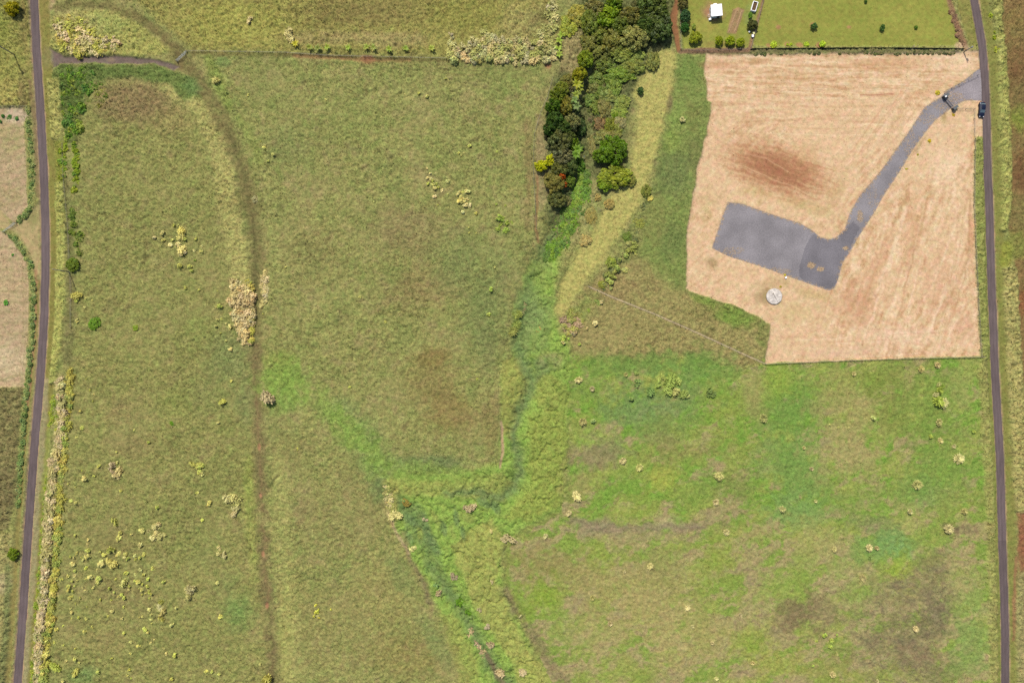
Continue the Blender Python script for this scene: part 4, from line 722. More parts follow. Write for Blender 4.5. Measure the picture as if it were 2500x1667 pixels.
thicket('cane_grass_row','cane grass','pale tan cane grass row nearer the left road, lower left',scatter_line([(149,930),(150,1000),(148,1060),(136,1110),(129,1157),(120,1263),(111,1362),(105,1448),(97,1534),(90,1640),(84,1700)],9,4.4,1),CANE,'grass_clump',10,1.8,CR+[(176,172,110)],.95)
thicket('cane_grass_row','cane grass','yellower cane grass row on the pasture side, lower left',scatter_line([(170,905),(168,960),(165,1014),(159,1050),(155,1100),(149,1170),(143,1240),(137,1334),(131,1420),(120,1505),(111,1576),(103,1690)],10,5.4,2),CANE,'grass_clump',9,1.4,YL+[(170,176,90),(150,164,80)],.95)
thicket('weed_strip','weeds','lime weed strip hugging the left road above the tan litter',scatter_line([(131,968),(126,1010),(123,1040)],9,4.5,3)+scatter_line([(142,1000),(138,1060)],6,6,33),SHRUBS,'weed_clump',5.5,.8,LM,1.1)
thicket('weed_strip','weeds','lime weed strip along the cane row at the lower left road',scatter_line([(112,1160),(108,1240),(100,1320),(95,1400),(88,1500),(80,1600),(76,1690)],6,8,4),SHRUBS,'weed_clump',4.6,.7,LM,1.1)
thicket('cane_thicket','cane grass','tan dry cane thicket beside the grassy lane',scatter_poly([(570,692),(600,690),(612,720),(616,770),(612,830),(592,840),(578,800),(560,730)],64,5),CANE,'grass_clump',10,2.0,TN,1.15)
thicket('cane_grass_row','cane grass','yellow cane fringe on the lane side of the tan thicket',scatter_line([(602,680),(613,715),(614,780),(612,835)],5,7,6),CANE,'grass_clump',7.5,1.3,YL,1.1)
thicket('cane_grass_row','cane grass','short cream cane row on the right side of the lane',scatter_line([(640,668),(645,700),(646,722),(644,742)],12,3.2,7),CANE,'grass_clump',8,1.2,CR,1.05)
thicket('cane_thicket','cane grass','cream cane thicket on the mound by the left road',scatter_poly([(136,50),(170,40),(205,45),(235,95),(290,100),(280,122),(200,132),(160,124),(134,90)],72,8),CANE,'grass_clump',10,1.7,CR+YL+[(170,166,84)],1.05)
thicket('cane_thicket','cane grass','grey-tan cane thicket along the upper field boundary',scatter_poly([(1096,132),(1140,104),(1180,92),(1250,96),(1310,98),(1360,112),(1352,146),(1290,150),(1180,150),(1100,150)],120,9),CANE,'grass_clump',10,1.9,GT+TN[:1],1.05)
thicket('cane_thicket','cane grass','small pair of grey cane heads above the boundary thicket',[(1100,84),(1104,92),(1098,104),(1108,112),(1116,124),(1184,82),(1192,88),(1198,94),(1178,78),(1102,118)],CANE,'grass_clump',10,1.7,GT,1.05)
thicket('cane_grass_row','cane grass','grey-tan cane strip running up to the top edge beside the grove',scatter_line([(1345,4),(1352,40),(1348,70),(1330,84)],18,4.5,10)+scatter_line([(1310,80),(1350,104)],14,5,11),CANE,'grass_clump',10,1.7,GT,1.05)
thicket('weed_strip','weeds','low yellow-green weeds at the foot of the boundary thicket',scatter_line([(1092,142),(1180,148),(1260,150),(1340,152)],5,9,12),SHRUBS,'weed_clump',4.5,.6,LM+YL,1.05)
thicket('shrub_belt','shrubs','dark green shrub belt inside the upper left pasture',scatter_poly([(150,170),(215,160),(235,200),(205,240),(200,300),(192,340),(160,345),(152,260)],58,13),SHRUBS,'shrub',8.5,1.4,[(104,136,46),(112,140,46),(92,124,52),(134,148,56)],1.3)
thicket('shrub_belt','shrubs','yellowish green shrub scatter trailing right of the dark belt',scatter_poly([(205,200),(240,195),(265,235),(235,270),(210,250)],13,14),SHRUBS,'shrub',7,1,[(128,134,52),(112,132,50)],1.15)
thicket('shrub_belt','shrubs','bright green shrubs along the roadside fence below the belt',scatter_line([(152,350),(154,440)],14,5,15)+scatter_line([(178,345),(186,400),(184,455),(172,465)],12,6,16),SHRUBS,'shrub',7,1.2,[(132,150,40),(140,154,46),(112,138,50)],1.3)
thicket('shrub_belt','shrubs','dark shrub line along the roadside fence in the middle left',scatter_line([(178,510),(176,550),(184,575),(196,570),(192,600),(200,625)],14,6,17),SHRUBS,'shrub',7,1.1,[(98,116,44),(112,132,52),(124,140,52)],1.1)
thicket('hedge','hedge','dark clipped hedge beside the upper left crop field',scatter_line([(66,262),(72,330),(76,400),(78,470),(72,510),(56,528),(42,542)],9,3.6,18),SHRUBS,'shrub',5.5,1,[(126,138,80),(114,130,70),(146,150,92)],1.5)
thicket('hedge','hedge','dark hedge beside the lower left crop field and pasture',scatter_line([(24,572),(48,602),(70,640),(80,700),(79,800),(70,900),(60,980),(52,1080),(46,1180),(40,1240)],8,4,19),SHRUBS,'shrub',5.2,1,[(122,138,80),(112,130,70),(142,150,92)],1.5)
thicket('hedge_strip','hedge','weedy green strip under the black mesh fence',scatter_line([(1834,130),(1920,129),(2000,128)],5,6,20)+scatter_line([(2050,128),(2180,129),(2330,128)],5,6,21),SHRUBS,'shrub',4.5,.6,[(112,118,66),(100,110,64),(134,132,80)],1.05)
thicket('creeper_mass','creepers','vivid green broadleaf creeper mass spilling down the gully',scatter_poly([(1402,405),(1440,415),(1440,460),(1434,500),(1412,535),(1395,580),(1372,625),(1338,636),(1334,600),(1348,540),(1376,520),(1392,470)],150,22),SHRUBS,'creeper_clump',11,.8,[(112,144,42),(104,136,46),(96,126,52),(124,150,54)],1.0)
thicket('undergrowth','undergrowth','olive undergrowth filling the gaps of the upper grove',scatter_poly([(1425,-10),(1560,-10),(1630,20),(1625,95),(1560,125),(1560,180),(1480,205),(1440,165),(1455,110),(1425,70)],110,41),SHRUBS,'bush',12,1.4,[(100,104,54),(84,96,46),(112,108,62),(92,108,50)],.95)
thicket('undergrowth','undergrowth','mixed scrub undergrowth on both banks below the grove',scatter_poly([(1440,190),(1520,195),(1500,240),(1520,300),(1510,330),(1470,345),(1440,330),(1436,250)],70,42),SHRUBS+SPIKY,'bush',8,.9,[(108,110,62),(98,110,54),(120,110,72),(90,106,50)],1.0)
thicket('undergrowth','undergrowth','dark undergrowth beneath the left tree row',scatter_poly([(1345,225),(1395,205),(1425,250),(1420,330),(1410,400),(1385,480),(1350,490),(1345,400),(1335,320)],80,43),SHRUBS,'bush',11,1.6,[(88,98,54),(80,96,48),(104,104,66)],1.1)
thicket('scrub_thicket','scrub','tan and green scrub thicket at the foot of the yellow bank',scatter_poly([(1372,778),(1400,760),(1424,772),(1420,795),(1395,815),(1372,812)],30,23),CANE+SPIKY,'scrub_clump',9.5,1.3,[(178,160,112),(150,152,76),(164,166,86),(172,146,118)],1.05)
thicket('scrub_strip','scrub','broken grey-green scrub line between yellow bank and green slope',scatter_line([(1582,455),(1580,490),(1562,540),(1545,575),(1545,610),(1515,628),(1492,650),(1482,680),(1472,705)],16,5,51),SHRUBS+SPIKY,'scrub_clump',7.5,.9,[(116,126,74),(128,134,80),(148,148,92),(108,118,64)],.95)
thicket('scrub_strip','scrub','dull olive scrub along the gully side of the yellow bank',scatter_poly([(1440,450),(1480,470),(1470,520),(1440,560),(1420,600),(1395,600),(1415,540),(1430,490)],34,52),SPIKY+SHRUBS,'scrub_clump',8,.7,[(134,134,82),(120,126,72),(148,142,92)],.95)
thicket('scrub_strip','scrub','green scrub strip climbing from the bank foot to the fence',scatter_line([(1425,765),(1445,745),(1468,735)],12,5,24),SHRUBS,'scrub_clump',5.5,.8,[(128,150,66),(150,164,72)],1.05)
thicket('weed_strip','weeds','bright yellow-green bushes lining the right road at the top',scatter_line([(2428,34),(2432,70),(2440,100),(2438,135)],12,5,25),SHRUBS,'weed_clump',6.5,.9,[(160,172,44),(150,166,48),(168,176,60)],1.1)
thicket('brush_row','brush','brown dry brush row on the lot corner beside the right road',scatter_line([(2322,22),(2334,58),(2344,90),(2354,120)],8,5,26),CLUMP,'brush_clump',5,.6,[(150,118,90),(128,100,80),(170,138,104)],1.0)
thicket('hedge_strip','hedge','cream bushy hedge at the left end of the green basin',scatter_line([(942,1178),(948,1210),(952,1240),(962,1262)],11,4,27),CANE,'grass_clump',8,1.1,[(180,176,104),(160,166,84),(196,184,130)],1.05)
thicket('brush_row','brush','grey fallen brush pile at the left edge of the valley floor',[(1281,729),(1278,738),(1282,748),(1276,752),(1268,762),(1274,764)],CLUMP,'brush_clump',6,.9,[(172,156,116),(160,146,104)],1.05)
thicket('brush_row','brush','tan dead brush line along the bottom of the lower gully',[(1146,1546),(1152,1554),(1158,1562),(1160,1572),(1168,1582),(1174,1594),(1180,1600)],CANE,'brush_clump',10,1.2,[(190,168,126),(176,152,120),(190,172,130)],1.05)
thicket('spiky_clump','plant','spiky pale green fan plants left of the creek',[(1256,774),(1262,784),(1250,800),(1258,808),(1246,812),(1264,766)],TUSS,'leaf_fan',11,1.2,[(158,166,84),(146,158,74)],1.0)

# ---- banana plants: stem and separate big leaves
def banana_leaf(seed):
    r = random.Random(seed); mb = MB(); n = 6; base_e = r.uniform(.7, 1.0); x = 0; z = 0; pts = []
    for i in range(n+1):
        t = i/n; e = base_e-1.5*t; pts.append((x, z, .02+.16*math.sin(math.pi*min(1, t*1.05+.08))**.8 if i < n else .01)); x += math.cos(e)/n; z += math.sin(e)/n
    for (px, pz, w) in pts: mb.v += [(px, -w, pz-.05*w*6*.2), (px, 0, pz+.02), (px, w, pz-.05*w*6*.2)]
    for i in range(n):
        o = i*3; mb.f += [(o, o+1, o+4, o+3), (o+1, o+2, o+5, o+4)]
    me = mb.mesh('leaf', M_LEAF, True); a = me.attributes.new('surface_colour', 'FLOAT_COLOR', 'POINT'); a.data.foreach_set('color', np.ones(len(mb.v)*4, np.float32)); return me
BLEAF = [banana_leaf(600+i) for i in range(4)]
BSTEM = MB().tube([(0,0,-.1),(.02,0,.6),(0,.02,1)], [.12,.10,.06], 7).mesh('stem', mat('banana_stem', C(126,128,72), .8), True)
def banana(u, v, h, leafl, rgb, label, n=8, group='banana plants along the field boundary'):
    p = Wp(u, v, h*.8); p.z = zat(u, v, BASE); e = empty('banana_plant', p, R_.uniform(0, 6), label, 'banana plant', group)
    s_ = bpy.data.objects.new('stem', BSTEM); link(s_, e); s_.scale = (1, 1, h*.75)
    for k in range(n): inst('leaf', BLEAF[k % 4], (0, 0, h*.70+.03*k), (leafl*R_.uniform(.8, 1.15),)*3, k*2.4+R_.uniform(-.3, .3), jitc(rgb, .12, 1.2), e)
for i, (u, v, rgb) in enumerate([(721,108,(196,190,52)),(756,116,(150,160,60)),(776,118,(140,150,64)),(799,115,(156,172,58)),(850,116,(150,174,56)),(895,116,(160,174,66)),(911,117,(150,162,70)),(950,120,(156,176,60)),(990,119,(146,168,58)),(1053,119,(168,178,70))]):
    banana(u, v, 1.6, 1.45, rgb, 'banana plant in the upper field boundary row, %s from the left' % ORD[i])
for i, (u, v) in enumerate([(1371,86),(1366,100),(1364,118),(1365,134)]): banana(u, v, 1.7, 1.6, (164,186,66), 'banana plant beside the right end of the cane thicket, %s from the top' % ORD[i], 6)
for i, (u, v, L_, rgb) in enumerate([(1410,203,2.0,(164,168,44)),(1416,212,1.8,(150,160,48)),(1408,228,1.7,(150,166,62)),(1404,242,1.6,(126,152,76)),(1411,256,1.8,(132,152,84)),(1412,362,2.2,(120,152,40)),(1408,374,1.8,(112,146,42))]):
    banana(u, v, 4.6, L_, rgb, 'big-leaved banana in the gully grove, %s from the top' % ORD[i], 9, 'bananas in the gully')
banana(1064,1428,1.2,1.1,(138,168,96),'solitary green banana sucker beside the tan brush in the lower gully',7)

# ---- single grass tussocks
def tussocks(text, ox, oy, sc_, where, kindw, cols, name='grass_tussock', protos=None, cat='grass clump', hk=1.0, k=1.6, group=None, rowsize=9, rk=1.35):
    L_ = []; k = k*1.15 if cols[0] == LY[0] else k
    for it in text.split(): a = [float(q_) for q_ in it.split(',')]; L_.append((ox+a[0]/sc_, oy+a[1]/sc_, max(2.2, a[2]/sc_*rk)))
    L_.sort(key=lambda p: p[1]); nrow = max(1, math.ceil(len(L_)/rowsize)); per = math.ceil(len(L_)/nrow)
    for b in range(nrow):
        row = sorted(L_[b*per:(b+1)*per])
        for i, (u, v, r) in enumerate(row):
            lab = '%s %s' % (kindw, where)
            if len(row) > 1: lab += ', %s from left' % ordn(i)
            if nrow > 1: lab += ', %s row down' % ordn(b)
            h = r*S*1.35*hk; p = Wp(u, v, h*.4); p.z = zat(u, v)-.08
            pr = protos or (TUSS if 'feather' in kindw or 'bleached' in kindw else (CLUMP if 'cream' in kindw or 'tan' in kindw or r > 10 else PUFF)); nm_ = name if (protos or pr is TUSS) else ('cane_clump' if pr is CLUMP else 'grass_clump')
            o = inst(nm_, R_.choice(pr), p, (r*S*R_.uniform(.7, 1.25), r*S*R_.uniform(.7, 1.25), h*R_.uniform(.8, 1.3)), R_.uniform(0, 6.3), jitc(R_.choice(cols), .09, k)); o.rotation_euler = (R_.uniform(-.3, .3), R_.uniform(-.3, .3), R_.uniform(0, 6.3)); tag(o, lab, cat, group or kindw+' '+where)
LY = [(182,182,94),(176,178,86),(190,186,104),(194,188,116)]; PC = [(202,192,130),(192,186,118),(208,198,142)]; GN = [(146,164,92),(152,168,84),(136,160,88)]; BT = [(196,180,136),(186,170,128)]; GYC = [(178,164,128),(170,158,118)]; LG = [(170,184,84),(160,178,78)]
tussocks('655,25,18 1350,60,20 980,195,26 655,300,13 1028,280,18 1020,325,22 1132,293,13 1218,258,22 765,338,12 748,376,13 1205,385,24 755,430,22 755,480,20 660,458,16 610,483,10 640,490,8 720,512,12 700,490,8 630,545,24 863,440,10 893,470,20 950,425,30 1010,460,22 1075,460,15 1100,500,16 1065,490,12 1160,475,14 1165,510,16 1200,490,14 1230,465,22 870,545,24 955,535,30 925,525,12 740,585,18 645,605,14 840,595,12 980,572,9 1208,597,14 1310,588,18 1080,630,20 1165,635,12 1235,640,16 585,650,18 640,650,16 525,678,16 485,675,16 740,675,12 778,660,18 850,670,20 840,705,18 625,690,10 668,683,12 998,673,11 1060,715,30 1165,690,12 1190,700,22 1225,718,12 1268,740,15 1270,677,14 1405,695,18 645,730,14 595,735,18 592,768,16 630,778,12 705,750,12 735,770,9 808,745,12 945,750,14 1110,735,12 1108,765,10 1195,752,12 1222,768,14 1218,808,12 1255,795,12 1280,785,16 1305,800,12 1285,838,12 985,785,10 1047,808,14 1070,837,14 1013,825,10 600,835,16 625,820,10 690,835,9 867,850,11 957,850,10 650,885,9 612,925,9 620,960,14 752,908,8 965,948,15 928,990,13 1060,917,13 1280,940,18 1298,980,14 1300,1022,14 1308,1050,9 1225,995,12 1200,1000,9 1515,915,13 1475,1065,16 1050,1010,12 678,1003,14 745,1015,12 618,1010,9 795,1080,11 730,1125,16 490,1105,16 540,1078,10 455,1060,16 1065,1135,12 1250,1110,22 1270,1130,14 1125,1210,14 1190,1245,16 1293,1218,14 1325,1192,9 465,1215,14 550,1240,9 650,1270,13 1120,1313,12 1410,1265,11 1428,1313,15 1505,1328,17 575,1370,12 650,1362,15 685,1385,9 965,1348,10 480,1425,30 650,1475,26 850,1468,16 1112,1455,17 1100,1495,14 1128,1523,10 1478,1523,16 550,1545,14',0,1220,3.508,'in the lower left pasture','yellow-green clump',LY,rowsize=8)
tussocks('1340,220,25 1330,260,28 1315,320,25 1390,310,30 1360,200,22 1280,262,16',0,1220,3.508,'in the large lower-left patch','cream grass clump',PC)
tussocks('1380,870,20 1370,920,22 1390,960,24 1380,1010,26',0,1220,3.508,'in the upright lower-left patch','cream grass clump',PC+LY)
tussocks('1645,765,28 1610,830,25 1597,765,16 1618,730,12',0,1220,3.508,'in the small patch left of the lower lane','cream grass clump',PC)
tussocks('812,555,10 832,590,14 776,448,8 828,650,8 722,745,16 733,890,15 687,975,14 1198,908,12 1325,1020,16 1042,1105,10 1043,1195,18 885,1230,18 737,1268,10 783,1300,9 760,1340,22 845,1320,16 612,1388,10 675,1415,6 1080,1450,14 1755,1465,14 635,1540,18 680,1555,16',0,800,3.646,'in the middle left pasture','lime grass clump',LY)
tussocks('1000,1230,25 1010,1275,20 1060,1270,30 1040,1320,26 1100,1310,14',0,800,3.646,'in the middle-left pasture patch','tan cream clump',PC+BT)
tussocks('1740,1215,28 1790,1230,25 1775,1280,25 1800,1300,20',0,800,3.646,'in the yellow patch west of the reddish lane','yellow grass clump',LY)
tussocks('1590,640,16 1480,705,24 1418,750,16 1495,775,18 1575,770,16 1555,815,20 1660,690,32 1645,740,28 1690,760,18 1635,810,24 1660,860,38 1690,880,20 1655,905,16 1790,760,16 1840,825,14 1772,868,13 1840,875,18 1632,635,9',0,380,3.734,'in the upper-left pasture patch','straw-yellow clump',LY+PC)
tussocks('1780,955,10 1645,1010,20 1735,1010,18 1755,1050,14 1690,1205,20 1815,1225,12',0,380,3.734,'below the upper-left pasture patch','green-yellow clump',LG+LY)
tussocks('700,1275,28 700,1330,14 778,1385,11 850,1320,10 703,1505,18 790,1300,10 870,210,8 1110,1310,8',0,380,3.734,'near the left roadside fence','yellow-green tuft',LY)
tussocks('660,147,15 700,205,14 755,200,8 660,255,22 700,265,22 720,290,20 670,320,18 725,330,22 765,320,14 745,370,24 780,370,20 832,392,22 890,290,25 745,467,20 893,440,12',900,380,4.6125,'in the middle pasture, left patch','yellow grass clump',LY+PC)
tussocks('1015,430,25 1060,415,22 1100,405,22 1130,405,20 1040,475,25 1030,520,25 1080,510,25 1110,490,22 1090,560,28 1145,565,24 1062,638,22 1207,650,22',900,380,4.6125,'in the middle pasture, right patch','yellow grass clump',LY+PC)
tussocks('1480,710,35 1560,760,25 1615,760,20 1455,825,25 1550,840,32 1490,780,22 1440,550,14 1545,565,14',900,380,4.6125,'in the middle pasture leafy patch','fresh green clump',LG,protos=SPIKY,hk=.7)
tussocks('778,562,9 60,522,10 1125,815,12 1130,868,14 1212,875,11 1422,1255,16',900,380,4.6125,'below the middle pasture patches','small yellow tuft',LY)
tussocks('115,410,10 145,548,22 110,560,8 120,675,13 160,670,12 105,735,16 150,795,12 198,865,14 235,945,20 195,712,14 235,745,22',500,600,3.734,'left of the tan cane thicket','yellow-green tuft',LY)
tussocks('165,1420,30 250,1232,13 742,196,10 1418,468,13 1652,695,13 1322,1288,15 1195,480,8 530,620,8',500,600,3.734,'dotted around the middle of the pasture','small yellow tuft',LY)
tussocks('765,870,14 1477,913,9 887,1293,10 932,1335,9 920,1357,16 1000,1412,13 955,1475,14',400,0,3.734,'right of the grassy lane, upper pasture','pale yellow tuft',LY)
tussocks('705,727,10 332,863,8 460,857,11 533,882,16 920,1335,15 822,1400,12 845,1420,12 867,1397,8 1167,1387,12 1398,968,9 533,1537,13',900,0,3.734,'dotted over the upper middle pasture','lone yellow tuft',LY)
tussocks('210,505,22 240,525,25 175,510,18 215,595,15 225,560,14',480,1000,2.35,'in the cream patch beside the reddish lane','cream grass clump',PC)
tussocks('130,790,10 125,825,14 165,828,12 145,822,8',480,1000,2.35,'in the small cream patch left of the reddish lane','cream grass tuft',PC)
tussocks('70,535,14 35,632,10 8,475,9 120,990,10 138,1188,12 125,75,9 365,1455,9 55,1500,14 90,1500,9 130,1515,9 405,1545,25',480,1000,2.35,'left of the reddish lane, lower part','yellow grass tuft',LY)
tussocks('690,1155,12 685,1120,8 700,1140,7 675,1180,7 703,1190,7 772,1142,6 580,224,8',480,1000,2.35,'right of the reddish lane','bright yellow tuft',[(206,202,84)])
tussocks('575,1390,55',500,600,3.734,'spilling over the lane beside the bright green hollow','large whitish grass clump',PC+BT)
tussocks('1145,320,42 785,185,24 475,740,34',400,0,3.734,'in or just below the upper field','whitish-tan grass clump',BT+PC)
tussocks('345,335,38 450,395,24 713,303,18 395,665,42 1750,615,40 685,970,32 828,1010,32 1415,1058,34 345,1225,45 1420,1265,32 1480,1490,25 100,1520,25 357,65,14 285,1345,25',1300,820,3.137,'south of the diagonal fence','pale feathery tussock',PC,rk=.95)
tussocks('805,355,40 795,285,25 905,425,38 755,480,32 1370,425,45 470,650,32',1300,820,3.137,'around the big green clump of the right field','soft green tussock',GN,rk=.95)
tussocks('990,320,35 1060,350,60 960,370,35 1110,340,40 1040,420,40 1100,430,40 1160,445,45 1190,460,25',1300,820,3.137,'massed in the biggest clump of the right field','light green clump',[(160,176,90),(150,168,84),(176,180,108)],rk=.95)
tussocks('572,353,24 1103,330,26 1220,295,28 1230,710,35 722,685,28 200,910,22 248,1070,26 1248,858,30 1357,905,26 1400,1010,42 1082,1180,34 1003,1405,36 1422,1415,25 20,1390,28 288,1330,16',1900,800,3.137,'in the field below the straw lot','pale feathery tussock',PC+[(196,196,130)],rk=.95)
tussocks('1222,435,22 1225,480,34 1200,520,24 1245,580,60 1270,440,20 1260,565,40',1900,800,3.137,'in the tall pale clump near the right road','feathery tussock',PC+LG,rk=.95)
tussocks('393,742,13 538,765,17 1165,830,26 1495,795,20 455,763,12',1900,800,3.137,'in the mottled right field','lime tuft',LG+LY,rk=.95)
tussocks('825,340,38 890,325,30 835,425,25 520,345,26 795,610,36 1560,170,45 485,1500,36 540,1305,18 940,1153,10 1255,1075,28 910,1535,18 1630,1555,22',1900,1250,3.76,'in the bottom right field','pale feathery tussock',PC+GN[:1],rk=.95)
tussocks('430,1130,32 350,1180,20 490,1180,28 475,1230,26 535,1120,14 320,1405,18',1900,1250,3.76,'in the lime patch at the bottom right','lime grass clump',LG,rk=.95)
tussocks('545,537,17 237,770,28 760,500,40 415,1020,35 1600,935,25 1160,1045,22 1345,1200,24 1730,1375,30 1390,1530,26 1130,870,36',1380,1250,3.76,'on the dry slope at the bottom','bleached grass tussock',PC+BT,rk=.9)
tussocks('215,260,42 340,510,32 965,370,25 1190,1035,12',900,1180,3.22,'along the edges of the lower gully','cream grass tussock',PC,rk=.95)
tussocks('790,190,50 445,280,25 1100,440,50 1165,445,18 670,720,26 970,770,22 545,860,38 870,990,24 930,1120,25 1210,1480,38 1035,1490,50 955,1260,40',900,1180,3.22,'scattered through the lower gully','tan dead clump',BT+GYC[:1],hk=.8,rk=.95)
tussocks('228,350,25 75,1175,18',1150,700,5.226,'left of the valley floor','lime tuft',LG)
tussocks('1580,470,30 1475,525,22 1380,735,25 1240,665,20 1660,200,30 1170,660,35 1170,715,25 262,35,32',1150,700,5.226,'around the foot of the yellow bank','pale tuft',PC+LG)
tussocks('1065,1100,22 1100,1125,28 1075,1170,28 1120,1170,20 1040,1215,24 1130,1205,14 980,1250,18 960,1330,26 930,1360,26 900,1390,30 860,1390,26 870,1430,24 895,1455,22 830,1470,24 900,1505,18 1030,1340,26 880,1290,30',1250,300,3.733,'between yellow bank and green slope','yellow-green bank clump',[(160,166,84),(148,158,78),(170,172,98)])
tussocks('30,1060,16 85,1070,18 155,1085,20 10,1110,13',0,0,3.734,'in the upper left crop field','dark green vegetable',[(84,130,56)],name='vegetable_plant',protos=SHRUBS,cat='plant',hk=.8)
tussocks('55,1340,18 120,905,9',0,380,3.734,'in the lower left crop field','bright green vegetable',[(96,156,58)],name='vegetable_plant',protos=SHRUBS,cat='plant',hk=.8)
tussocks('895,845,18 820,1285,14 712,1410,10 610,1540,10',2050,0,3.733,'along the gravel drive','yellow weed',[(196,178,48),(176,168,60)],name='weed',protos=SHRUBS,cat='weed',hk=.7)
tussocks('1038,1050,12',2050,0,3.733,'below the gate','orange-yellow weed',[(200,170,44)],name='weed',protos=SHRUBS,cat='weed',hk=.7)
tussocks('1550,1095,22',1250,0,3.734,'on the green slope left of the straw lot','whitish grass tuft',PC)
tussocks('995,1012,12',1650,400,3.734,'beside the white meter box','yellow weed',[(196,180,48)],name='weed',protos=SHRUBS,cat='weed',hk=.6)
tussocks('930,1240,14 950,1190,12 955,1120,10',1650,400,3.734,'on the rim of the round tank','yellow-brown weed',[(150,140,58),(176,160,60)],name='weed',protos=SHRUBS,cat='weed',hk=.6)
# dry straw tufts that invade the pad: uncountable litter
def litter(name, label, spots, n_, spread, cols, seed):
    r = np.random.RandomState(seed); V_ = []; F = []; T_ = []
    for (u, v, ru, rv, m_) in spots:
        for k in range(int(n_*m_)):
            a = r.rand()*6.283; q_ = math.sqrt(r.rand()); p = Wp(u+math.cos(a)*q_*ru, v+math.sin(a)*q_*rv); th_ = r.rand()*6.283; L2 = r.uniform(.25, .8); w_ = r.uniform(.02, .05); d = Vector((math.cos(th_), math.sin(th_), 0)); s2 = Vector((-d.y, d.x, 0))*w_
            n0 = len(V_); V_ += [tuple(p-s2+Vector((0,0,.04))), tuple(p+s2+Vector((0,0,.04))), tuple(p+d*L2+Vector((0,0,r.uniform(.05,.25))))]; F.append((n0, n0+1, n0+2)); c = np.array(C(*cols[k % len(cols)]))*r.uniform(.8, 1.15); T_ += [tuple(c)]*3
    o = link(bpy.data.objects.new(name, soup(name, V_, F, T_, M_BLADE))); return tag(o, label, 'straw', kind='stuff')
edge = []
ledge = []
for a, b in zip(LOT, LOT[1:]+LOT[:1]):
    n_ = max(1, int(math.hypot(b[0]-a[0], b[1]-a[1])/9))
    for k in range(n_): ledge.append((a[0]+(b[0]-a[0])*k/n_, a[1]+(b[1]-a[1])*k/n_, 6, 6, .3))
litter('edge_weeds', 'ragged grass and straw along the edge of the straw lot', [e for e in ledge if e[0] < 2372 or e[1] > 340], 90, 1, [(150,146,84),(214,182,134),(132,138,72),(176,160,104),(226,196,150)], 78)
for a, b in zip(PAD, PAD[1:]+PAD[:1]):
    n_ = max(1, int(math.hypot(b[0]-a[0], b[1]-a[1])/14))
    for k in range(n_):
        t = k/n_; edge.append((a[0]+(b[0]-a[0])*t, a[1]+(b[1]-a[1])*t, 6, 5, .35))
litter('straw_litter', 'dry straw strewn over and around the gravel pad', [(1980,648,9,7,3.2),(2003,657,9,5,1.6),(2064,606,6,4,1.2),(2100,528,8,14,2.2),(1790,612,28,9,1.6),(1900,662,34,8,1.8),(2330,236,22,14,2.0),(2260,290,26,12,1.5),(2220,350,16,30,1.6),(2130,480,14,30,1.0),(2300,262,20,10,1.2)]+[e for e in edge if e[0] < 2380], 90, 1, [(232,200,156),(216,180,134),(238,212,172)], 77)

# ------------------------------------------------------------------ fences
POST = MB().tube([(0,0,-.3),(0,0,.6),(0,0,1.15)], [.07,.065,.06], 8).mesh('post', M_WOOD, True)
def pts_along(path, step):
    out = []
    for i in range(len(path)-1):
        a, b = Vector(path[i]), Vector(path[i+1]); n_ = max(1, round((b-a).length*S/step))
        for k in range(n_): out.append(a+(b-a)*k/n_)
    out.append(Vector(path[-1])); return out
def fence(path, label, step=3.5, wires=3, wr=.018, h=1.1, post=POST, wm_=None):
    P2 = pts_along(path, step); base = Wp(*P2[0]); base.z = zat(P2[0].x, P2[0].y, BASE); e = empty('wire_fence', base, 0, label, 'fence'); tops = []
    for p in P2:
        q_ = Wp(p.x, p.y); q_.z = zat(p.x, p.y, BASE); o = bpy.data.objects.new('post', post); link(o, e); o.location = q_-base; o.rotation_euler = (R_.uniform(-.05, .05), R_.uniform(-.05, .05), R_.uniform(0, 3)); o.scale = (1, 1, h/1.15); tops.append(q_-base)
    for k in range(wires): MB().tube([t+Vector((0, 0, h*(.95-.28*k))) for t in tops], wr, 4).obj('wire' if wm_ is None else 'rail', wm_ or M_WIRE, e)
    return e
fence([(1437,700),(1500,728),(1600,768),(1700,812),(1800,858),(1867,888)], 'pale rail fence running diagonally down to the straw lot corner', 3, 2, .04, wm_=M_WOOD)
fence([(1867,888),(2050,880),(2200,875),(2400,871)], 'rail fence along the bottom edge of the straw lot', 3.2, 3, .05, wm_=M_WOOD)
fence([(2336,267),(2376,268),(2377,340),(2375,500),(2380,627),(2386,755),(2393,868)], 'wire fence from the gate down the right edge of the straw lot', 3.2, 3, .025)
fence([(2304,225),(2340,206),(2386,184)], 'short wire fence from the gate up along the gravel apron', 2.6, 2, .03)
fence([(458,127),(600,129),(700,131),(800,138),(920,141),(1090,145)], 'wire fence along the bottom of the upper field', 4, 3, .02)
fence([(156,352),(158,430),(162,470),(170,560),(172,640),(176,700),(176,800)], 'wire fence between the left road and the pasture', 4, 3, .02)
fence([(1350,190),(1336,240),(1320,275),(1304,330),(1302,420),(1310,560)], 'wire fence between the middle pasture and gully trees', 4, 3, .02)
fence([(1661,-20),(1660,60),(1661,122),(1700,126),(1831,122)], 'wire fence round the corner of the mown lot', 3, 4, .02)
fence([(1868,-20),(1862,4),(1847,60),(1832,118)], 'wire fence between the two mown lots', 3, 3, .02)
fence([(68,262),(-30,262)], 'wire fence across the top of the left crop field', 4, 3, .02)
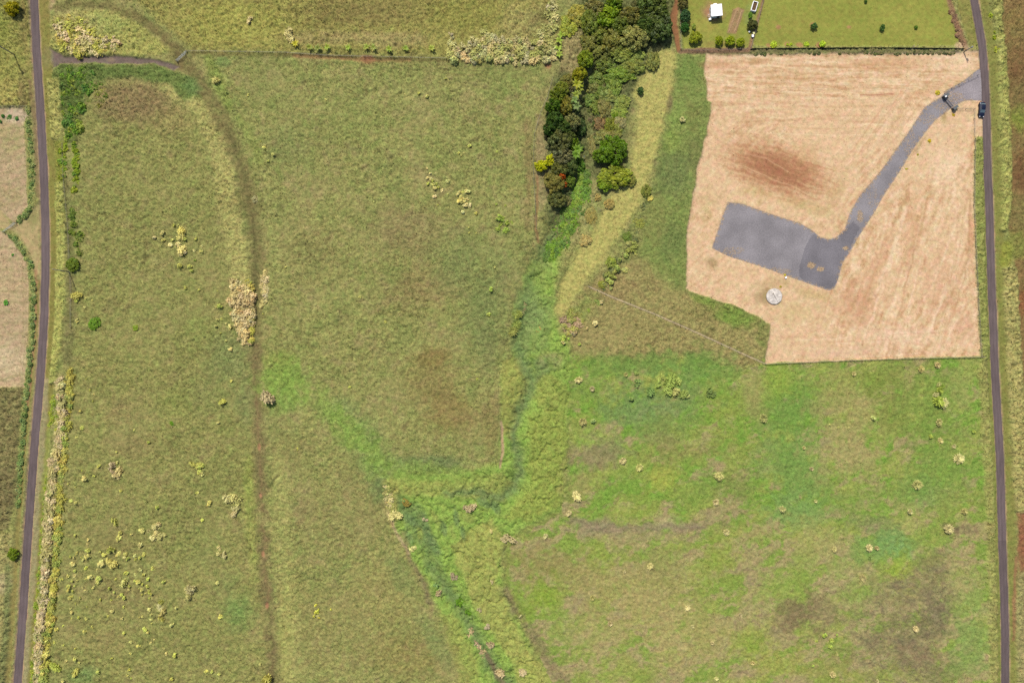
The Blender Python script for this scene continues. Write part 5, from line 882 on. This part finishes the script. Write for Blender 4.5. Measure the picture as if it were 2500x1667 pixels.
# black mesh fence: posts and separate cloth panels
BP = pts_along([(1832,123),(1950,122),(2050,121),(2200,121),(2350,123)], 2.4); b0 = Wp(*BP[0]); e = empty('mesh_fence', b0, 0, 'black mesh fence along the bottom of the right lawn', 'fence')
PM = MB().box((0,0,.5),(.06,.06,1.2)).mesh('post', M_DARK)
for i, p in enumerate(BP):
    q_ = Wp(p.x, p.y)-b0; o = bpy.data.objects.new('post', PM); link(o, e); o.location = q_
    if i < len(BP)-1:
        q2 = Wp(BP[i+1].x, BP[i+1].y)-b0; mb = MB(); n_ = 5
        for k in range(n_+1):
            t = k/n_; c = q_.lerp(q2, t); sag = math.sin(t*math.pi); y_ = .12*sag*R_.uniform(.6, 1.2)
            mb.v += [(c.x, c.y-.05, -.02), (c.x, c.y+.03+y_, .5), (c.x, c.y+.1+y_*.6, 1.02-.04*sag)]
        for k in range(n_):
            o_ = k*3; mb.f += [(o_, o_+3, o_+4, o_+1), (o_+1, o_+4, o_+5, o_+2)]
        mb.obj('cloth_panel', M_BLACK, e)
# tubular farm gates
def farm_gate(u0, v0, u1, v1, label):
    a, b = Wp(u0, v0), Wp(u1, v1); L_ = (b-a).length; rz = math.atan2(b.y-a.y, b.x-a.x); e = empty('farm_gate', a, rz, label, 'gate')
    for x in (-.12, L_+.12): MB().tube([(x,0,-.2),(x,0,1.45)], .09, 10).obj('gate_post', M_WOOD, e)
    MB().tube([(.02,0,.15),(.02,0,1.22),(L_-.02,0,1.22),(L_-.02,0,.15),(.02,0,.15)], .035, 6).obj('gate_frame', M_STEEL, e)
    for z in (.38,.6,.82,1.02): MB().tube([(.03,0,z),(L_-.03,0,z)], .028, 6).obj('rail', M_STEEL, e)
    for x in (L_*.33, L_*.67): MB().tube([(x,.03,.15),(x,.03,1.22)], .028, 6).obj('stay', M_STEEL, e)
farm_gate(434,151,457,129,'grey tubular gate at the end of the north-west drive'); farm_gate(13,567,40,545,'grey tubular gate on the dirt track into the left crop fields')
# entrance gate: two dark piers with wing walls, two sliding rails
def pier(u, v, label, eq=False):
    p = Wp(u, v); e = empty('gate_pier', p, math.radians(36), label, 'gate pier', 'dark gate piers at the gravel drive')
    mb = MB(); mb.box((0,0,.6),(.75,.75,1.2)); mb.obj('column', M_DARK, e); MB().box((0,0,1.25),(.9,.9,.1)).obj('cap', M_SLATE, e)
    mb = MB(); mb.add([(.375,-.32,0),(1.35,-.32,0),(1.35,.32,0),(.375,.32,0),(.375,-.32,1.15),(1.35,-.32,.85),(1.35,.32,.85),(.375,.32,1.15)], [(0,3,2,1),(4,5,6,7),(0,1,5,4),(1,2,6,5),(2,3,7,6),(3,0,4,7)]); mb.obj('wing_wall', M_SLATE, e)
    mb = MB(); mb.add([(.3,-.4,1.24),(1.42,-.4,.87),(1.42,.4,.87),(.3,.4,1.24),(.3,-.4,1.30),(1.42,-.4,.93),(1.42,.4,.93),(.3,.4,1.30)], [(0,3,2,1),(4,5,6,7),(0,1,5,4),(1,2,6,5),(2,3,7,6),(3,0,4,7)]); mb.obj('coping', M_SLATE, e)
    if eq: MB().box((-.1,-.12,1.38),(.42,.34,.18),.3).obj('gate_motor', M_WHITE, e)
    return e
pier(2302.5,238.5,'dark gate pier left of the drive with a white box on top',True); pier(2325,267.5,'dark gate pier right of the drive with a sloping wing')
a, b = Wp(2305,243.5), Wp(2322.5,264); L_ = (b-a).length; e = empty('drive_gate', a, math.atan2(b.y-a.y, b.x-a.x), 'low dark sliding gate across the gravel drive', 'gate')
MB().box((L_/2,0,1.05),(L_-.05,.09,.09)).obj('top_rail', M_DARK, e); MB().box((L_/2,0,.16),(L_-.05,.10,.10)).obj('bottom_rail', M_DARK, e)
BAR = MB().box((0,0,.6),(.025,.025,.82)).mesh('bar', M_DARK)
for k in range(14): o = bpy.data.objects.new('bar', BAR); link(o, e); o.location = (.12+k*(L_-.24)/13, 0, 0)

# ------------------------------------------------------------------ utility poles
def pole(u, v, h, label, arm=True, drum=False, rz=0):
    e = empty('utility_pole', Wp(u, v), rz, label, 'utility pole', 'timber utility poles'); MB().tube([(0,0,-.5),(0,0,h*.5),(0,0,h)], [.17,.15,.11], 10).obj('pole', M_POLE, e, True)
    if arm:
        MB().box((0,.14,h-.45),(2.2,.10,.12)).obj('crossarm', M_POLE, e)
        for x in (-.95,-.4,.4,.95): MB().lathe([(.02,0),(.05,.02),(.06,.08),(.04,.12),(.055,.16),(.02,.2)], 10, (x,.14,h-.39)).obj('insulator', M_WHITE, e, True)
    if drum: MB().lathe([(.05,0),(.24,.03),(.26,.1),(.26,.62),(.22,.7),(.05,.74)], 16, (.33,0,h-1.35)).obj('transformer', M_STEEL, e, True)
    return e
pole(39.5,136.5,9,'timber utility pole on the left road verge at top left',True,True,.3); pole(171,664,8,'timber utility pole between the left road and the pasture',False,False); pole(2352,128.5,4.4,'short pole with a pale box at the lawn corner by the right road',False,True,.4)
# ------------------------------------------------------------------ dark car parked on the right road shoulder
def car(u, v, rz, label):
    e = empty('parked_car', Wp(u, v)+Vector((0,0,.05)), rz, label, 'car')
    xs = [-2.3,-2.2,-1.9,-1.2,-.4,.6,1.3,1.9,2.2,2.3]; hw = [.62,.76,.84,.87,.88,.88,.86,.82,.72,.55]; top = [.62,.80,.90,.93,.93,.92,.88,.80,.68,.55]; mb = MB(); ring = 12
    for x, w, t in zip(xs, hw, top):
        pr = [(-w*.9,.24),(-w,.40),(-w,.60),(-w*.96,t-.10),(-w*.88,t-.02),(-w*.4,t+.02),(w*.4,t+.02),(w*.88,t-.02),(w*.96,t-.10),(w,.60),(w,.40),(w*.9,.24)]
        mb.v += [(x, y, z) for y, z in pr]
    for i in range(len(xs)-1):
        for k in range(ring): o = i*ring; k2 = (k+1) % ring; mb.f.append((o+k, o+ring+k, o+ring+k2, o+k2))
    mb.f += [tuple(range(ring)), tuple(reversed(range((len(xs)-1)*ring, len(xs)*ring)))]; mb.obj('body', M_NAVY, e, True)
    mb = MB(); lo = [(-1.75,.70),(-1.5,.78),(.55,.78),(1.05,.74)]; up = [(-1.25,.56),(-1.05,.60),(.0,.60),(.25,.57)]
    mb.add([(x,-w,.9) for x, w in lo]+[(x,w,.9) for x, w in lo]+[(x,-w,1.42) for x, w in up]+[(x,w,1.42) for x, w in up], [(8,9,1,0),(9,10,2,1),(10,11,3,2),(4,5,13,12),(5,6,14,13),(6,7,15,14)]); mb.obj('side_window', M_BLUE, e)
    MB().add([(.30,-.57,1.40),(.30,.57,1.40),(1.08,.74,.90),(1.08,-.74,.90)], [(0,3,2,1)]).obj('windscreen', M_GLASS, e); MB().add([(-1.28,-.56,1.40),(-1.28,.56,1.40),(-1.80,.70,.91),(-1.80,-.70,.91)], [(0,1,2,3)]).obj('rear_window', M_GLASS, e)
    mb = MB(); mb.v = [(x, y, z) for x, w, zz in ((-1.3,.55,1.40),(-1.05,.60,1.46),(-.4,.61,1.49),(.05,.60,1.46),(.32,.56,1.40)) for y, z in ((-w, zz-.03),(-w*.6, zz+.01),(0, zz+.025),(w*.6, zz+.01),(w, zz-.03))]
    mb.f = [(i*5+k, (i+1)*5+k, (i+1)*5+k+1, i*5+k+1) for i in range(4) for k in range(4)]; mb.obj('roof', M_NAVY, e, True)
    for x in (-1.42, 1.42):
        for s_ in (-1, 1):
            w = MB().lathe([(.18,-.1),(.31,-.1),(.33,-.06),(.33,.06),(.31,.1),(.18,.1)], 18).obj('wheel', M_RUB, e, True); w.location = (x, s_*.80, .33); w.rotation_euler = (math.pi/2, 0, 0); MB().lathe([(.05,-.105),(.2,-.09),(.2,.09),(.05,.105)], 14).obj('rim', M_RIM, w)
    for s_ in (-1, 1):
        MB().box((2.16,s_*.55,.66),(.2,.3,.12),-s_*.3).obj('headlight', M_LAMP, e); MB().box((-2.22,s_*.58,.72),(.14,.26,.12),s_*.2).obj('tail_light', M_RED, e); MB().box((.72,s_*.97,.96),(.14,.2,.12)).obj('wing_mirror', M_NAVY, e)
    MB().box((2.30,0,.46),(.06,1.0,.14)).obj('bumper', M_RIM, e); MB().box((-2.33,0,.55),(.02,.34,.13)).obj('number_plate', M_WHITE, e); MB().box((2.22,0,.60),(.12,.66,.1)).obj('grille', M_DARK, e)
car(2393.5,269.5,math.radians(-94),'dark navy car parked on the right road shoulder beside the gravel apron')

# ------------------------------------------------------------------ white garden shed
p = Wp(1744.5,33.5); e = empty('garden_shed', p, math.radians(6), 'small white garden shed with a square white roof', 'shed')
W2 = 1.45
for nm, c, d in (('wall',(0,-W2,1.0),(2.9,.08,2.0)),('wall',(0,W2,1.0),(2.9,.08,2.0)),('wall',(-W2,0,1.0),(.08,2.82,2.0)),('wall',(W2,0,1.0),(.08,2.82,2.0))): MB().box(c, d).obj(nm, M_WALL, e)
mb = MB(); nr = 34
for k in range(nr+1):
    x = -1.68+3.36*k/nr; dz = .025*(k % 2); mb.v += [(x,-1.66,2.02+dz),(x,1.66,2.30+dz),(x,-1.66,1.96),(x,1.66,2.24)]
for k in range(nr): o = k*4; mb.f += [(o,o+4,o+5,o+1),(o+2,o+3,o+7,o+6),(o,o+2,o+6,o+4),(o+1,o+5,o+7,o+3)]
mb.f += [(0,1,3,2),(nr*4,nr*4+2,nr*4+3,nr*4+1)]; rf = mb.obj('roof', M_ROOF, e); MB().box((0,-1.70,1.98),(3.4,.05,.12)).obj('fascia', M_WHITE, rf)
for y in (-.65, .55):
    w = MB().box((-1.52,y,1.15),(.05,.8,.9)).obj('window', M_BLUE, e)
    for dy in (-.42, .42): MB().box((-1.56,y+dy,1.15),(.06,.07,1.0)).obj('frame', M_WHITE, w)
    MB().box((-1.58,y,1.15),(.05,.8,.06)).obj('glazing_bar', M_WHITE, w)
d = MB().box((.75,-1.52,.95),(.8,.05,1.8)).obj('door', M_DARK, e); MB().box((.45,-1.57,.95),(.05,.05,.14)).obj('handle', M_STEEL, d)
for x in (-.5, -1.1): MB().box((-1.95,x,.9),(.8,.06,.06)).obj('trellis_bar', M_WHITE, e)
MB().box((-2.33,-.8,.5),(.06,.06,1.0)).obj('trellis_post', M_WHITE, e); MB().box((-.1,1.95,1.6),(1.0,.6,.07)).obj('awning', M_WHITE, e); MB().box((-.1,2.2,.8),(.06,.06,1.6)).obj('awning_post', M_WHITE, e); MB().box((-1.75,-1.8,.35),(.7,.55,.7)).obj('step_box', M_WHITE, e)
# white raised bed
p = Wp(1840,19); e = empty('raised_bed', p, math.radians(-16), 'white framed raised bed of brown soil near the shed', 'raised bed')
for nm, c, d in (('side_board',(-.68,0,.45),(.14,2.9,.9)),('side_board',(.68,0,.45),(.14,2.9,.9)),('end_board',(0,-1.42,.45),(1.22,.14,.9)),('end_board',(0,1.42,.45),(1.22,.14,.9))): MB().box(c, d).obj(nm, M_WHITE, e)
mb = MB(); r = random.Random(4); nx, ny = 8, 16
for j in range(ny+1):
    for i in range(nx+1): mb.v.append((-.61+1.22*i/nx, -1.35+2.7*j/ny, .55+r.uniform(0, .12)))
for j in range(ny):
    for i in range(nx): o = j*(nx+1)+i; mb.f.append((o, o+1, o+nx+2, o+nx+1))
mb.obj('soil', M_SOIL, e)
# hive-like boxes and bucket at the lot boundary
def hive(u, v, rz, m, label):
    e = empty('hive_box', Wp(u, v), rz, label, 'box', 'boxes by the lot boundary'); MB().box((0,0,.12),(.62,.7,.24)).obj('stand', M_DARK, e); MB().box((0,0,.45),(.52,.6,.42)).obj('body', M_WALL, e); MB().box((0,0,.70),(.6,.68,.08)).obj('lid', m, e)
hive(1836,90.5,.2,M_WHITE,'white lidded box on a dark stand, lower of two by the lot boundary'); hive(1838.5,84,.2,M_YELP,'pale yellow lidded box, upper of two by the lot boundary')
e = empty('bucket', Wp(1828.5,79.5), 0, 'round white bucket beside the dark shrub on the lawn', 'bucket'); MB().lathe([(.17,0),(.2,.1),(.24,.42),(.26,.44),(.26,.5),(.2,.5)], 18).obj('body', M_WHITE, e, True); MB().tube([(-.25,0,.46),(-.2,0,.6),(0,0,.68),(.2,0,.6),(.25,0,.46)], .015, 6).obj('handle', M_STEEL, e)
# round concrete tank with a shallow domed lid made of slabs
p = Wp(1889,723.5); e = empty('water_tank', p, 0, 'round white concrete tank lid cracked in slabs near the gravel pad', 'tank')
MB().lathe([(2.38,-.3),(2.38,.36),(2.46,.38),(2.46,.44),(2.30,.46)], 48).obj('tank_wall', M_STAIN, e, True)
angs = [62, 130, 215, 300, 352]
for i in range(len(angs)):
    a0, a1 = math.radians(angs[i]+.7), math.radians((angs[(i+1) % len(angs)]+(360 if i == len(angs)-1 else 0))-.7); mb = MB(); n_ = 14; rr = [.05,.8,1.6,2.2,2.4]
    for q_ in rr:
        for k in range(n_+1): t = a0+(a1-a0)*k/n_; mb.v.append((q_*math.cos(t), q_*math.sin(t), .62-.03*q_*q_+.004*math.sin(9*t)))
    for j in range(len(rr)-1):
        for k in range(n_): o = j*(n_+1)+k; mb.f.append((o, o+n_+1, o+n_+2, o+1))
    mb.obj('lid_slab', M_CONC, e)
MB().tube([(-.35,.75,.63),(.05,0,.66),(.55,-.95,.64)], .05, 6).obj('joint_strip', M_CRACK, e); MB().box((-.4,.85,.66),(.32,.26,.12),.5).obj('hatch', M_STAIN, e)
e = empty('meter_box', Wp(1917.5,678), math.radians(40), 'tiny white meter box at the edge of the gravel pad', 'box'); MB().box((0,0,.2),(.55,.42,.4)).obj('body', M_DARK, e); MB().box((0,0,.44),(.6,.46,.06)).obj('lid', M_WHITE, e)
# stream glimpsed under the trees
mb = MB(); sp = [(1431,372),(1430,380),(1428,388),(1425,396),(1420,404)]
for i, q_ in enumerate(sp):
    c = Wp(*q_); z = zat(q_[0], q_[1], BASE)+.42; w = .34; mb.v += [(c.x-w, c.y, z), (c.x+w, c.y, z)]
for i in range(len(sp)-1): mb.f.append((i*2, i*2+1, i*2+3, i*2+2))
wm = mat('stream_water', (.12,.15,.19), .04, .9, 0, .05, 2); tag(mb.obj('stream', wm), 'glint of water in the gully', 'stream', kind='structure')
# garden bed furrows and dead palm fronds by the black fence
for i, (u0, v0, u1, v1) in enumerate([(1799,24,1779,80),(1812,26,1793,81)]):
    a, b = Wp(u0, v0), Wp(u1, v1); mb = MB(); n_ = 26; r = random.Random(i)
    for k in range(n_+1):
        c = a.lerp(b, k/n_); w = .42*r.uniform(.8, 1.15); hgt = .22*r.uniform(.7, 1.2)*(0.2 if k in (0, n_) else 1); mb.v += [(c.x-w, c.y, -.02), (c.x-w*.45, c.y, hgt), (c.x+w*.4, c.y, hgt*.95), (c.x+w, c.y, -.02)]
    for k in range(n_):
        for j in range(3): o = k*4+j; mb.f.append((o, o+4, o+5, o+1))
    tag(mb.obj('garden_ridge', mat('ridge_soil', C(172,142,106), 1, .05, 0, .2, 5, .6), None, True), '%s soil ridge of the vegetable bed beside the shed' % ('left' if i == 0 else 'right'), 'garden bed', 'soil ridges of the vegetable bed')
def frond(u, v, rz, L_, label):
    e = empty('dead_frond', Wp(u, v), rz, label, 'frond', 'dead fronds by the black fence'); MB().tube([(0,0,.5),(L_*.5,0,.7),(L_,0,.3)], [.05,.035,.015], 5).obj('stalk', M_WOOD, e)
    for k in range(7): x = L_*(.25+.1*k); MB().tube([(x,0,.62),(x+.3,.3*(-1)**k,.35)], [.03,.008], 4).obj('leaflet', M_WOOD, e)
for i, (u, v, rz) in enumerate([(2222,126,1.0),(2226,124,1.2),(2232,122,.9),(2329,128,.7),(2336,124,.5)]): frond(u, v, rz, 1.7, 'dead grey-brown frond on the black fence, %s from the left' % ORD[i])
